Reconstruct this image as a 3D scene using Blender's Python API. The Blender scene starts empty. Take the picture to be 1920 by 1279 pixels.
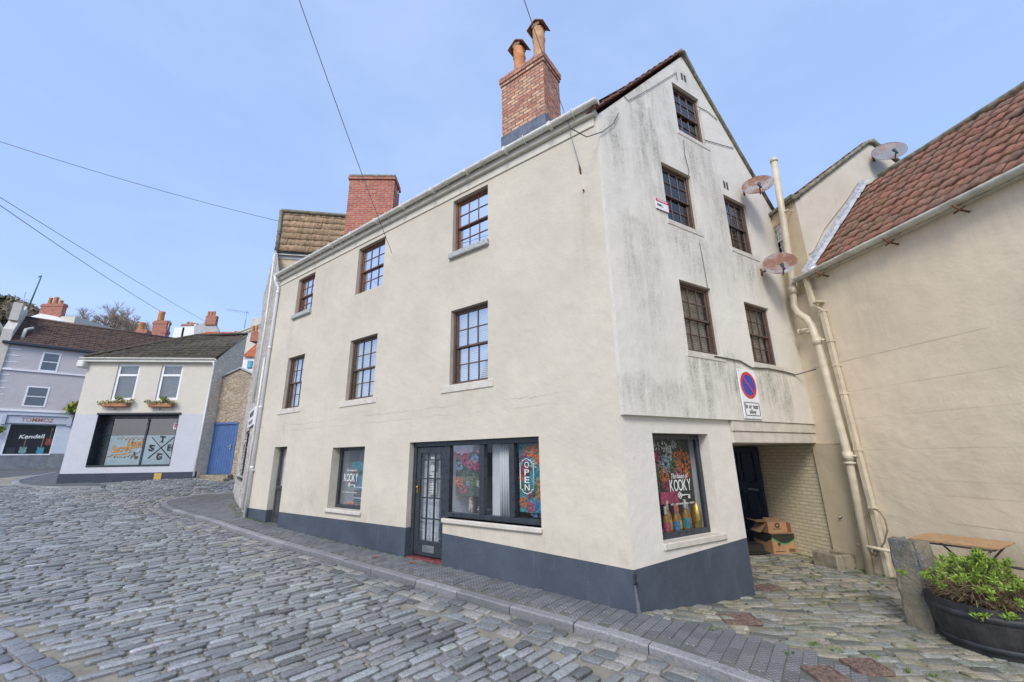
import bpy, math, random
import numpy as np
from mathutils import Vector, Matrix
from mathutils.geometry import tessellate_polygon
random.seed(7); rng = np.random.default_rng(7)
R = math.radians
SC = bpy.context.scene
COL = SC.collection
EYE = 1.75
# ---------------------------------------------------------------- camera geometry (solved from the photo's vanishing points)
F_PX = 775.0; CX, CY = 960.0, 639.5
_up = np.array([915 - CX, -2131 - CY, F_PX]); _up /= np.linalg.norm(_up)
_fw = np.array([0, 0, 1.0]); _fw -= (_fw @ _up) * _up; _fw /= np.linalg.norm(_fw)
_rt = np.cross(_up, _fw)
if _rt[0] < 0: _rt = -_rt
M = np.stack([_rt, _fw, _up])
def ray(px, py): return M @ np.array([px - CX, py - CY, F_PX])
def atY(px, py, Y):
    r = ray(px, py); p = r * Y / r[1]; return Vector((p[0], p[1], p[2] + EYE))
def unit(azdeg): return np.array([math.sin(R(azdeg)), math.cos(R(azdeg))])
C0 = np.array([1.38968, 5.42483])
D1 = np.array([-0.8065213, 0.59120503]); N1 = np.array([0.59120503, 0.8065213])
D2 = np.array([0.85564881, 0.51755687]); N2 = np.array([-0.51755687, 0.85564881])
D3 = np.array([-0.18723729, 0.98231471]); N3 = np.array([0.98231471, 0.18723729])
P3 = np.array([5.64944, 8.00144])
D4 = unit(84.11); N4 = np.array([-D4[1], D4[0]]); P4 = np.array([-18.95, 18.0])
class Frame:      # a: along, b: depth (inward), c: height above the eye-level datum
    def __init__(s, P, D, N): s.P, s.D, s.N = P, D, N
    def __call__(s, a, b, c):
        q = s.P + s.D * a + s.N * b
        return (q[0], q[1], c + EYE)
    def hit(s, px, py, b=0.0):
        P = s.P + s.N * b; n = np.array([s.D[1], -s.D[0]]); r = ray(px, py)
        t = (n @ P) / (n @ r[:2]); p = r * t
        return float((p[:2] - P) @ s.D), float(p[2])
    def sub(s, a, b, D=None, N=None): return Frame(s.P + s.D * a + s.N * b, s.D if D is None else D, s.N if N is None else N)
F1 = Frame(C0, D1, N1); F2 = Frame(C0, D2, N2); F3 = Frame(P3, D3, N3); F4 = Frame(P4, D4, N4)
WORLD = lambda a, b, c: (a, b, c)
def at_frame(P, rz=0, s=1, z=0):
    c, s_ = math.cos(rz), math.sin(rz)
    return lambda a, b, d: (P[0] + (a * c - b * s_) * s, P[1] + (a * s_ + b * c) * s, z + d * s)
# ---------------------------------------------------------------- mesh builder
class MB:
    def __init__(s, fr=WORLD): s.v = []; s.l = []; s.f = []; s.m = []; s.fr = fr; s.sm = []
    def add(s, pts, faces, mi=0, smooth=False):
        o = len(s.v)
        for p in pts: s.v.append(s.fr(*p)); s.l.append(tuple(p))
        for f in faces: s.f.append([o + i for i in f]); s.m.append(mi); s.sm.append(smooth)
    def box(s, a0, a1, b0, b1, c0, c1, mi=0):
        P = [(a0,b0,c0),(a1,b0,c0),(a1,b1,c0),(a0,b1,c0),(a0,b0,c1),(a1,b0,c1),(a1,b1,c1),(a0,b1,c1)]
        s.add(P, [(0,3,2,1),(4,5,6,7),(0,1,5,4),(1,2,6,5),(2,3,7,6),(3,0,4,7)], mi)
    def cbox(s, a0, a1, b0, b1, c0, c1, ch=.006, mi=0):     # box with chamfered edges
        ch = min(ch, abs(a1-a0)*.4, abs(b1-b0)*.4, abs(c1-c0)*.4)
        A=(a0,a1);B=(b0,b1);Cc=(c0,c1); P=[];idx={}
        for i in (0,1):
            for j in (0,1):
                for k in (0,1):
                    sa=ch if i==0 else -ch; sb=ch if j==0 else -ch; sc=ch if k==0 else -ch
                    for ax in range(3):
                        p=[A[i]+sa,B[j]+sb,Cc[k]+sc]; p[ax]=(A[i],B[j],Cc[k])[ax]
                        idx[(i,j,k,ax)]=len(P);P.append(tuple(p))
        Fs=[]
        for ax in range(3):
            o=[x for x in range(3) if x!=ax]
            for t in (0,1):
                q=[]
                for (u,w) in ((0,0),(1,0),(1,1),(0,1)):
                    key=[0,0,0];key[ax]=t;key[o[0]]=u;key[o[1]]=w;q.append(idx[(*key,ax)])
                Fs.append(q)
        for ax in range(3):
            o=[x for x in range(3) if x!=ax]
            for u in (0,1):
                for w in (0,1):
                    k0=[0,0,0];k1=[0,0,0];k1[ax]=1
                    for k in (k0,k1): k[o[0]]=u;k[o[1]]=w
                    Fs.append([idx[(*k0,o[0])],idx[(*k1,o[0])],idx[(*k1,o[1])],idx[(*k0,o[1])]])
        for i in (0,1):
            for j in (0,1):
                for k in (0,1): Fs.append([idx[(i,j,k,0)],idx[(i,j,k,1)],idx[(i,j,k,2)]])
        s.add(P,Fs,mi)
    def poly(s, outer, holes=(), b=0.0, mi=0):     # flat polygon with holes in the (a, c) plane
        loops = [[Vector((x, y, 0)) for x, y in outer]] + [[Vector((x, y, 0)) for x, y in h] for h in holes]
        flat = [p for l in loops for p in l]
        s.add([(p.x, b, p.y) for p in flat], [tuple(t) for t in tessellate_polygon(loops)], mi)
    def strip(s, line, b0, b1, closed=True, mi=0):  # walls from depth b0 to b1 along a line in (a, c)
        n = len(line)
        for i in range(n if closed else n - 1):
            p, q = line[i], line[(i + 1) % n]
            s.add([(p[0], b0, p[1]), (q[0], b0, q[1]), (q[0], b1, q[1]), (p[0], b1, p[1])], [(0, 1, 2, 3)], mi)
    def slab(s, outer, b0, b1, mi=0, holes=()):
        s.poly(outer, holes, b0, mi); s.poly(outer, holes, b1, mi); s.strip(outer, b0, b1, True, mi)
        for h in holes: s.strip(h, b0, b1, True, mi)
    def tube(s, pts, r, n=8, mi=0, cap=True, r1=None):
        P = [Vector(p) for p in pts]; rings = []
        u = None
        for i, p in enumerate(P):
            t = (P[min(i+1, len(P)-1)] - P[max(i-1, 0)]).normalized()
            if u is None:
                u = t.cross(Vector((0, 0, 1)))
                if u.length < .05: u = t.cross(Vector((0, 1, 0)))
            u = u - t * (u @ t)
            if u.length < 1e-4: u = t.orthogonal()
            u.normalize(); w = t.cross(u)
            rr = r if r1 is None else r + (r1 - r) * i / max(1, len(P) - 1)
            if isinstance(r, (list, tuple)): rr = r[i]
            rings.append([p + (u * math.cos(2*math.pi*k/n) + w * math.sin(2*math.pi*k/n)) * rr for k in range(n)])
        pts2 = [tuple(q) for rg in rings for q in rg]; fs = []
        for i in range(len(P) - 1):
            for k in range(n): fs.append((i*n+k, i*n+(k+1)%n, (i+1)*n+(k+1)%n, (i+1)*n+k))
        if cap: fs += [tuple(range(n))[::-1], tuple(range((len(P)-1)*n, len(P)*n))]
        s.add(pts2, fs, mi, True)
    def lathe(s, prof, ctr=(0, 0), n=20, mi=0, cap0=False, cap1=False):
        pts = []; fs = []
        for r, z in prof:
            for k in range(n):
                a = 2*math.pi*k/n; pts.append((ctr[0]+r*math.cos(a), ctr[1]+r*math.sin(a), z))
        for i in range(len(prof)-1):
            for k in range(n): fs.append((i*n+k, i*n+(k+1)%n, (i+1)*n+(k+1)%n, (i+1)*n+k))
        if cap0: fs.append(tuple(range(n))[::-1])
        if cap1: fs.append(tuple(range((len(prof)-1)*n, len(prof)*n)))
        s.add(pts, fs, mi, True)
    def ball(s, c, r, n=8, mi=0, sc=(1,1,1)):
        pr=[(max(1e-4,math.sin(math.pi*i/n)),-math.cos(math.pi*i/n)) for i in range(n+1)]
        pts=[];fs=[];k2=n+2
        for a,z in pr:
            for k in range(k2): t=2*math.pi*k/k2; pts.append((c[0]+r*sc[0]*a*math.cos(t),c[1]+r*sc[1]*a*math.sin(t),c[2]+r*sc[2]*z))
        for i in range(n):
            for k in range(k2): fs.append((i*k2+k,i*k2+(k+1)%k2,(i+1)*k2+(k+1)%k2,(i+1)*k2+k))
        s.add(pts,fs,mi,True)
    def build(s, name, mats, parent=None, bevel=0):
        me = bpy.data.meshes.new(name)
        o0 = ORG.get(parent.name, Vector((0,0,0))) if parent else Vector((0,0,0))
        me.from_pydata([Vector(p) - o0 for p in s.v], [], s.f)
        if not isinstance(mats, (list, tuple)): mats = [mats]
        for m in mats: me.materials.append(m)
        me.polygons.foreach_set('material_index', s.m)
        me.polygons.foreach_set('use_smooth', s.sm)
        uv = me.uv_layers.new(name='UVMap'); dat = []
        for f in s.f:
            a, b, c = (Vector(s.l[f[i]]) for i in (0, 1, 2)); n = (b - a).cross(c - a)
            if n.length < 1e-9 and len(f) > 3: n = (c-a).cross(Vector(s.l[f[3]])-a)
            ax = max(range(3), key=lambda i: abs(n[i]))
            for i in f:
                p = s.l[i]; dat += [(p[1], p[2]), (p[0], p[2]), (p[0], p[1])][ax]
        uv.data.foreach_set('uv', dat)
        o = bpy.data.objects.new(name, me); COL.objects.link(o)
        if parent: o.parent = parent; ORG[o.name] = o0
        return o
ORG = {}
def root(name, loc, label, cat, group=None):
    o = bpy.data.objects.new(name, None); COL.objects.link(o); o.location = loc; o.empty_display_size = .2
    ORG[o.name] = Vector(loc); tag(o, label, cat, group); return o
def tag(o, label=None, cat=None, group=None, kind=None):
    if label: o['label'] = label
    if cat: o['category'] = cat
    if group: o['group'] = group
    if kind: o['kind'] = kind
    return o
def copy_tree(o, parent=None):
    c = o.copy(); COL.objects.link(c)
    if parent: c.parent = parent
    for ch in list(o.children): copy_tree(ch, c)
    return c
# ---------------------------------------------------------------- materials
MATS = {}
class NT:
    def __init__(s, name):
        s.mat = bpy.data.materials.new(name); s.mat.use_nodes = True; s.nt = s.mat.node_tree; s.n = s.nt.nodes; s.L = s.nt.links
        s.b = s.n['Principled BSDF']; s.co = s.n.new('ShaderNodeTexCoord')
    def node(s, t, **k):
        n = s.n.new(t)
        for a, v in k.items(): setattr(n, a, v)
        return n
    def put(s, sock, v):
        if hasattr(v, 'is_output') or isinstance(v, bpy.types.NodeSocket): s.L.new(v, sock)
        else:
            if sock.type == 'RGBA' and len(v) == 3: v = (*v, 1)
            sock.default_value = v
    def mapping(s, scale=(1,1,1), rot=(0,0,0), src='Object'):
        m = s.node('ShaderNodeMapping'); s.L.new(s.co.outputs[src], m.inputs['Vector'])
        m.inputs['Scale'].default_value = scale; m.inputs['Rotation'].default_value = rot; return m.outputs[0]
    def noise(s, scale, detail=4, rough=.55, vec=None, dist=0):
        n = s.node('ShaderNodeTexNoise'); n.inputs['Scale'].default_value = scale; n.inputs['Detail'].default_value = detail
        n.inputs['Roughness'].default_value = rough; n.inputs['Distortion'].default_value = dist
        s.L.new(vec if vec else s.co.outputs['Object'], n.inputs['Vector']); return n.outputs['Fac']
    def ramp(s, fac, a, b, lo=0.0, hi=1.0):
        m = s.node('ShaderNodeMapRange'); m.clamp = True
        s.put(m.inputs['Value'], fac)
        for k, v in (('From Min', a), ('From Max', b), ('To Min', lo), ('To Max', hi)): m.inputs[k].default_value = v
        return m.outputs[0]
    def math(s, op, a, b=0.0, clamp=False):
        m = s.node('ShaderNodeMath', operation=op); m.use_clamp = clamp; s.put(m.inputs[0], a); s.put(m.inputs[1], b); return m.outputs[0]
    def mix(s, fac, a, b, mode='MIX'):
        m = s.node('ShaderNodeMix', data_type='RGBA', blend_type=mode)
        s.put(m.inputs[0], fac); s.put(m.inputs[6], a); s.put(m.inputs[7], b); return m.outputs[2]
    def bump(s, h, strength=.3, dist=.01, prev=None):
        m = s.node('ShaderNodeBump'); m.inputs['Strength'].default_value = strength; m.inputs['Distance'].default_value = dist
        s.L.new(h, m.inputs['Height'])
        if prev: s.L.new(prev, m.inputs['Normal'])
        return m.outputs[0]
    def out(s, col=None, rough=None, normal=None, metal=None, spec=None):
        b = s.b
        if col is not None: s.put(b.inputs['Base Color'], col)
        if rough is not None: s.put(b.inputs['Roughness'], rough)
        if normal is not None: s.put(b.inputs['Normal'], normal)
        if metal is not None: s.put(b.inputs['Metallic'], metal)
        if spec is not None: s.put(b.inputs['Specular IOR Level'], spec)
        return s.mat
def paint(name, c, rough=.5, var=.12, scale=6, metal=0, bump=.1, bscale=60, dirt=None, spec=None):
    if name in MATS: return MATS[name]
    t = NT(name); n = t.noise(scale, 5, .6)
    dk = tuple(x * (1 - var * 1.6) for x in c); lt = tuple(min(1, x * (1 + var)) for x in c)
    col = t.mix(t.ramp(n, .3, .7), dk, lt)
    if dirt: col = t.mix(t.ramp(t.noise(scale * .7 + 1.3, 6, .7), .52, .72, 0, dirt[1]), col, dirt[0])
    t.out(col, t.ramp(n, .2, .8, max(0, rough - .08), min(1, rough + .08)), t.bump(t.noise(bscale, 3), bump, .004), metal, spec)
    MATS[name] = t.mat; return t.mat
def wallmat(name, c, stains=(), streak=(.13, .13, .10), bands=(), blotch=.10, bstr=.5, general=.0):
    """painted render: UV is metres along / up the wall; stains = soft rectangles (s0,s1,z0,z1,strength) filled with rain streaks"""
    t = NT(name); uv = t.co.outputs['UV']
    big = t.noise(.7, 5, .6, uv); mid = t.noise(5, 6, .65, uv)
    col = t.mix(t.ramp(big, .3, .7), tuple(x*(1-blotch) for x in c), tuple(min(1, x*(1+blotch*.5)) for x in c))
    col = t.mix(t.ramp(mid, .45, .75, 0, .22), col, tuple(x * .78 for x in c))
    sx = t.node('ShaderNodeSeparateXYZ'); t.L.new(uv, sx.inputs[0])
    wob = t.noise(1.6, 4, .6, uv)
    sm = t.mapping((4.5, .6, 1), src='UV'); st = t.noise(1.0, 7, .72, sm, .5)
    sm2 = t.mapping((16, 2.2, 1), src='UV'); st2 = t.noise(1.0, 5, .7, sm2, .2)
    stv = t.math('ADD', t.math('MULTIPLY', st, .62), t.math('MULTIPLY', st2, .38))
    tot = None
    U = t.math('ADD', sx.outputs[0], t.math('MULTIPLY', t.math('SUBTRACT', wob, .5), .3)); V = t.math('ADD', sx.outputs[1], t.math('MULTIPLY', t.math('SUBTRACT', st, .5), 1.2))
    for (s0, s1, z0, z1, k) in stains:
        a = t.ramp(U, s0 - .12, s0 + .12); b = t.ramp(U, s1 - .12, s1 + .12, 1, 0)
        d = t.ramp(V, z0 - .1, z0 + (z1 - z0) * .6); e = t.ramp(V, z1 - .02, z1 + .08, 1, 0)
        m = t.math('MULTIPLY', t.math('MULTIPLY', a, b), t.math('MULTIPLY', d, e)); m = t.math('MULTIPLY', m, k)
        tot = m if tot is None else t.math('MAXIMUM', tot, m)
    if tot is not None:
        fac = t.math('MULTIPLY', tot, t.ramp(stv, .39, .58), True)
        fine = t.noise(28, 5, .75, uv)
        fac = t.math('MULTIPLY', fac, t.ramp(fine, .36, .60, .25, 1)); fac = t.math('MULTIPLY', fac, t.ramp(t.noise(3.2, 5, .7, uv), .36, .58, .45, 1))
        if general: fac = t.math('MAXIMUM', fac, t.math('MULTIPLY', t.ramp(stv, .54, .70), general))
        col = t.mix(fac, col, streak)
    elif general:
        col = t.mix(t.math('MULTIPLY', t.ramp(stv, .55, .72), general), col, streak)
    h1 = t.noise(2.2, 4, .5, uv); h2 = t.noise(38, 6, .7, uv); h3 = t.noise(9, 4, .6, uv)
    nrm = t.bump(h1, .5, .05); nrm = t.bump(h3, bstr * .6, .012, nrm); nrm = t.bump(h2, bstr, .006, nrm)
    # hairline cracks
    for (z, amp, k) in bands:
        w = t.math('ADD', sx.outputs[1], t.math('MULTIPLY', t.math('SUBTRACT', t.noise(1.3, 8, .75, uv), .5), amp))
        ln = t.ramp(t.math('ABSOLUTE', t.math('SUBTRACT', w, z)), .003, .012, 1, 0)
        ln = t.math('MULTIPLY', ln, t.ramp(t.noise(1.1, 3, .5, t.mapping((1, .2, 1), src='UV')), .42, .55, 0, k))
        col = t.mix(ln, col, tuple(x * .45 for x in c))
    t.out(col, t.ramp(mid, .3, .7, .72, .88), nrm, spec=.3); return t.mat
def brickmat(name, c1, c2, mortar, bw=.215, bh=.065, ms=.01, rough=.85, bstr=.8, tint=None, sm=.1, paintover=False):
    t = NT(name); uv = t.co.outputs['UV']
    br = t.node('ShaderNodeTexBrick'); 
    dis = t.node('ShaderNodeMix', data_type='VECTOR'); 
    nz = t.node('ShaderNodeTexNoise'); nz.inputs['Scale'].default_value = 6; t.L.new(uv, nz.inputs['Vector'])
    vm = t.node('ShaderNodeVectorMath', operation='MULTIPLY_ADD'); t.L.new(nz.outputs['Color'], vm.inputs[0]); vm.inputs[1].default_value = (.012,)*3; t.L.new(uv, vm.inputs[2])
    t.n.remove(dis); t.L.new(vm.outputs[0], br.inputs['Vector'])
    for k, v in (('Scale', 1), ('Mortar Size', ms), ('Mortar Smooth', sm), ('Brick Width', bw), ('Row Height', bh), ('Bias', 0)): br.inputs[k].default_value = v
    t.put(br.inputs['Color1'], c1); t.put(br.inputs['Color2'], c2); t.put(br.inputs['Mortar'], mortar)
    col = br.outputs['Color']
    n = t.noise(14, 5, .7, uv); col = t.mix(t.ramp(n, .35, .75, 0, .5), col, tuple(x * .5 for x in c1))
    if tint: col = t.mix(t.ramp(t.noise(3.5, 5, .7, uv), .45, .65, 0, tint[1]), col, tint[0])
    h = t.math('SUBTRACT', 1.0, br.outputs['Fac'])
    h = t.math('ADD', h, t.math('MULTIPLY', t.noise(45, 5, .7, uv), .35))
    t.out(col, rough, t.bump(h, bstr, .012)); return t.mat
def glassmat(name, tint=(.8, .85, .85), boost=1.0, rough=.015):
    t = NT(name); t.n.remove(t.b)
    fr = t.node('ShaderNodeFresnel'); fr.inputs['IOR'].default_value = 1.5
    wob = t.bump(t.noise(3.0, 2), .08, .02)
    t.L.new(wob, fr.inputs['Normal'])
    tr = t.node('ShaderNodeBsdfTransparent'); tr.inputs[0].default_value = (*tint, 1)
    gl = t.node('ShaderNodeBsdfGlossy'); gl.inputs['Roughness'].default_value = rough; gl.inputs['Color'].default_value = (.95, .97, 1, 1)
    t.L.new(wob, gl.inputs['Normal'])
    mx = t.node('ShaderNodeMixShader'); t.L.new(t.math('MULTIPLY_ADD', fr.outputs[0], boost, True) if False else t.math('ADD', t.math('MULTIPLY', fr.outputs[0], boost), .05 * boost, True), mx.inputs[0])
    t.L.new(tr.outputs[0], mx.inputs[1]); t.L.new(gl.outputs[0], mx.inputs[2])
    t.L.new(mx.outputs[0], t.n['Material Output'].inputs['Surface']); return t.mat
def tilemat(name, c1, c2, moss=(.10, .13, .03), mossk=.5, dark=(.03, .025, .02)):
    t = NT(name); a = t.node('ShaderNodeAttribute'); a.attribute_name = 'rnd'
    col = t.mix(a.outputs['Fac'], c1, c2)
    col = t.mix(t.ramp(t.noise(7, 6, .7), .45, .7, 0, .75), col, dark); col = t.mix(t.ramp(t.noise(26, 5, .8), .5, .66, 0, .6), col, dark); col = t.mix(t.ramp(t.noise(17, 5, .8), .56, .7, 0, .4), col, (.42, .40, .33))
    col = t.mix(t.ramp(t.noise(2.2, 6, .75), .55, .68, 0, mossk), col, moss)
    t.out(col, .9, t.bump(t.noise(40, 6, .75), .9, .008), spec=.25); return t.mat
def stonemat(name, rough=(.35, .6), bstr=.7, grain=70, moss=0):
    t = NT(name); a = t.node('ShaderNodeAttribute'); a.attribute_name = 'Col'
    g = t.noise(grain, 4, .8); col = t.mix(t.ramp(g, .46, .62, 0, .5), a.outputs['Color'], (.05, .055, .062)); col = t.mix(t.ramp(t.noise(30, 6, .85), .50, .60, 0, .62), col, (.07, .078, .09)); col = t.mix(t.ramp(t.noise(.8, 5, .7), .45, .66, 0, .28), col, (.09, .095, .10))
    col = t.mix(t.ramp(t.noise(grain * 1.4, 3, .8), .56, .68, 0, .6), col, (.40, .43, .45))
    if moss: col = t.mix(t.ramp(t.noise(3.1, 6, .75), .50, .66, 0, moss), col, (.085, .11, .025))
    t.out(col, t.ramp(t.noise(9, 4), .3, .7, *rough), t.bump(t.noise(grain * .45, 6, .75), bstr, .008)); return t.mat
# ---------------------------------------------------------------- text as thin geometry
def text_pts(txt, bold=0.0, ext=0.0):
    cu = bpy.data.curves.new('t', 'FONT'); cu.body = txt; cu.size = 1; cu.align_x = 'CENTER'; cu.offset = bold; cu.resolution_u = 3
    ob = bpy.data.objects.new('t', cu); COL.objects.link(ob); bpy.context.view_layer.update()
    me = bpy.data.meshes.new_from_object(ob.evaluated_get(bpy.context.evaluated_depsgraph_get()))
    vs = [tuple(v.co) for v in me.vertices]; fs = [tuple(p.vertices) for p in me.polygons]
    bpy.data.objects.remove(ob); bpy.data.curves.remove(cu); bpy.data.meshes.remove(me); return vs, fs
def add_text(mb, txt, a, b, c, w, h, bold=0.0, rot=0.0, shear=0.0, flip=False, th=.002, mi=0):
    """centred at (a, c) on depth b, stretched to w x h"""
    vs, fs = text_pts(txt, bold)
    if not vs: return
    xs = [v[0] for v in vs]; ys = [v[1] for v in vs]; mx, my = (min(xs)+max(xs))/2, (min(ys)+max(ys))/2
    kx, ky = w/(max(xs)-min(xs)), h/(max(ys)-min(ys)); cr, sr = math.cos(rot), math.sin(rot); sg = -1 if flip else 1
    for dz in (0, th):
        pts = []
        for v in vs:
            x, y = (v[0]-mx)*kx, (v[1]-my)*ky; x += shear*y; x, y = x*cr - y*sr, x*sr + y*cr
            pts.append((a + sg*x, b - dz, c + y))
        mb.add(pts, fs, mi)
# ---------------------------------------------------------------- ground surface
CP = np.array([(1.39,5.42,-1.756),(-1.19,7.32,-1.65),(-5.63,10.57,-1.50),(-6.96,11.54,-1.41),(-10.1,15.8,-1.27),(-18.95,18,-.76),(-13.7,18.5,-.60),(-15.2,21,-.5),
  (3.37,6.62,-1.95),(5.8,7.2,-1.87),(5.5,8.9,-1.90),(4.9,12,-1.9),(4.7,4.7,-1.93),(0,0,-1.78),(2,4,-1.84),(-6,4.5,-1.66),(-12,9,-1.38),(-29.7,28,0.0),(-33,24,0.0),(-20,8,-1.15),
  (-50,40,1.2),(20,10,-2.0),(0,-12,-1.8),(-30,-5,-1.2),(12,45,-1.2),(-20,60,2.0)])
_X = CP[:, :2]; _A = np.sqrt(((_X[:, None] - _X[None]) ** 2).sum(2) + .6)
_n = len(CP); _S = np.zeros((_n+3, _n+3)); _S[:_n,:_n] = _A - np.eye(_n) * .1; _S[:_n,_n] = 1; _S[:_n,_n+1:] = _X; _S[_n,:_n] = 1; _S[_n+1:,:_n] = _X.T
_W = np.linalg.solve(_S, np.concatenate([CP[:, 2], np.zeros(3)]))
def gz(x, y):
    x = np.asarray(x, float); y = np.asarray(y, float); sh = x.shape; P = np.stack([x.ravel(), y.ravel()], 1)
    # slightly smoothed distance keeps the sheet free of kinks
    d = np.sqrt(((P[:, None] - _X[None]) ** 2).sum(2) + .6)
    z = d @ _W[:_n] + _W[_n] + P @ _W[_n+1:]
    return (z + EYE).reshape(sh)
def ghit(px, py, dz=0.0):
    r = ray(px, py); lo, hi = .5, 60.0; L = np.hypot(r[0], r[1])
    for t in np.linspace(.5, 70, 1400):
        p = r / L * t
        if p[2] + EYE < gz(p[0], p[1]) + dz: hi = t; break
        lo = t
    for _ in range(25):
        m = (lo + hi) / 2; p = r / L * m
        if p[2] + EYE < gz(p[0], p[1]) + dz: hi = m
        else: lo = m
    p = r / L * hi; return np.array([p[0], p[1]])
def inpoly(P, poly):
    P = np.atleast_2d(P); x, y = P[:, 0], P[:, 1]; c = np.zeros(len(P), bool); n = len(poly)
    for i in range(n):
        x1, y1 = poly[i]; x2, y2 = poly[(i+1) % n]
        k = ((y1 > y) != (y2 > y)); 
        with np.errstate(all='ignore'): c ^= k & (x < (x2-x1)*(y-y1)/((y2-y1) if y2 != y1 else 1e-9)+x1)
    return c
def dline(P, line):
    P = np.atleast_2d(P); best = np.full(len(P), 1e9)
    for a, b in zip(line[:-1], line[1:]):
        a = np.array(a); b = np.array(b); ab = b - a; t = np.clip(((P - a) @ ab) / (ab @ ab), 0, 1)
        best = np.minimum(best, np.linalg.norm(P - (a + t[:, None] * ab), axis=1))
    return best
# ================================================================ GROUND
KPX = [(2300,1640),(1700,1381),(1430,1281),(1330,1246),(1160,1190),(1010,1155),(880,1116),(730,1075),(600,1038),(460,998),(375,970),(325,956)]
kerb = [ghit(*p) for p in KPX] + [ghit(303,948), ghit(298,942), ghit(308,936), ghit(340,929), ghit(440,922)]
def densify(L, step):
    out = []
    for a, b in zip(L[:-1], L[1:]):
        n = max(1, int(np.linalg.norm(np.array(b)-np.array(a)) / step))
        for i in range(n): out.append(np.array(a) + (np.array(b)-np.array(a)) * i / n)
    out.append(np.array(L[-1])); return out
def smooth(L, it=3):
    L = [np.array(p) for p in L]
    for _ in range(it): L = [L[0]] + [(L[i-1] + 2*L[i] + L[i+1]) / 4 for i in range(1, len(L)-1)] + [L[-1]]
    return L
kerbL = smooth(densify(kerb, .3), 4)
PAVE = [tuple(p) for p in kerbL] + [(-9.0, 30), (14, 30), (14, -2)]
SPLIT = [C0 + np.array([.02, .0])] + [ghit(*p) for p in [(1233,1157),(1270,1161),(1379,1184),(1492,1216),(1583,1240),(1693,1281)]]
SPLIT.append(SPLIT[-1] + (SPLIT[-1] - SPLIT[-2]) * 4)
ALLEY = [tuple(p) for p in SPLIT] + [(9, 0), (7.3, 0), tuple(P3 + D3*.04 + N3*.2), (5.2, 16), (3.0, 16), tuple(F2(2.3, .1, 0)[:2]), tuple(F2(.5, .06, 0)[:2])]
def sheet(name, cells, mat, dz, step, kind='structure'):
    """height-following grid; cells = function(points)->mask over a bounding box"""
    (x0, x1, y0, y1), test = cells
    nx, ny = int((x1-x0)/step), int((y1-y0)/step)
    gx, gy = np.meshgrid(np.linspace(x0, x1, nx+1), np.linspace(y0, y1, ny+1)); z = np.zeros_like(gx)
    for i in range(ny+1): z[i] = gz(gx[i], gy[i]) + dz
    cx = (gx[:-1,:-1]+gx[1:,1:])/2; cy = (gy[:-1,:-1]+gy[1:,1:])/2
    keep = test(np.stack([cx.ravel(), cy.ravel()], 1)) if test else np.ones(cx.size, bool)
    idx = np.arange((nx+1)*(ny+1)).reshape(ny+1, nx+1)
    q = np.stack([idx[:-1,:-1].ravel(), idx[:-1,1:].ravel(), idx[1:,1:].ravel(), idx[1:,:-1].ravel()], 1)[keep]
    me = bpy.data.meshes.new(name); me.from_pydata(np.stack([gx.ravel(), gy.ravel(), z.ravel()], 1).tolist(), [], q.tolist())
    me.materials.append(mat); me.polygons.foreach_set('use_smooth', [True]*len(q))
    o = bpy.data.objects.new(name, me); COL.objects.link(o); tag(o, kind=kind); return o
def mortar(name, c, moss, mk, dark=None):
    t = NT(name); col = t.mix(t.ramp(t.noise(2.5, 6, .7), .35, .7), tuple(x*.6 for x in c), c)
    col = t.mix(t.ramp(t.noise(1.1, 6, .7), .5, .66, 0, mk), col, moss)
    return t.out(col, .9, t.bump(t.noise(60, 6, .75), .9, .01))
M_mort = mortar('road_mortar', (.37, .335, .27), (.10, .12, .05), .45)
M_grit = mortar('alley_grit', (.33, .30, .21), (.12, .14, .045), .7)
M_pavj = mortar('pavement_joint', (.20, .20, .18), (.09, .11, .05), .35)
M_asph = mortar('asphalt', (.14, .145, .15), (.12, .12, .12), .2)
sheet('ground', ((-140, 120, -60, 200), None), M_asph, -.28, 5)
road = sheet('road', ((-24, 8, -3, 30), lambda P: ~(inpoly(P, PAVE) & (dline(P, kerbL) > .2))), M_mort, -.088, .25)
pave = sheet('pavement', ((-14, 7.6, -1, 30), lambda P: inpoly(P, PAVE) & ~inpoly(P, ALLEY) & (dline(P, kerbL) > .06)), M_pavj, -.007, .1)
alley = sheet('alley_floor', ((1, 8.4, 0, 16), lambda P: inpoly(P, ALLEY)), M_grit, -.010, .1)
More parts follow.
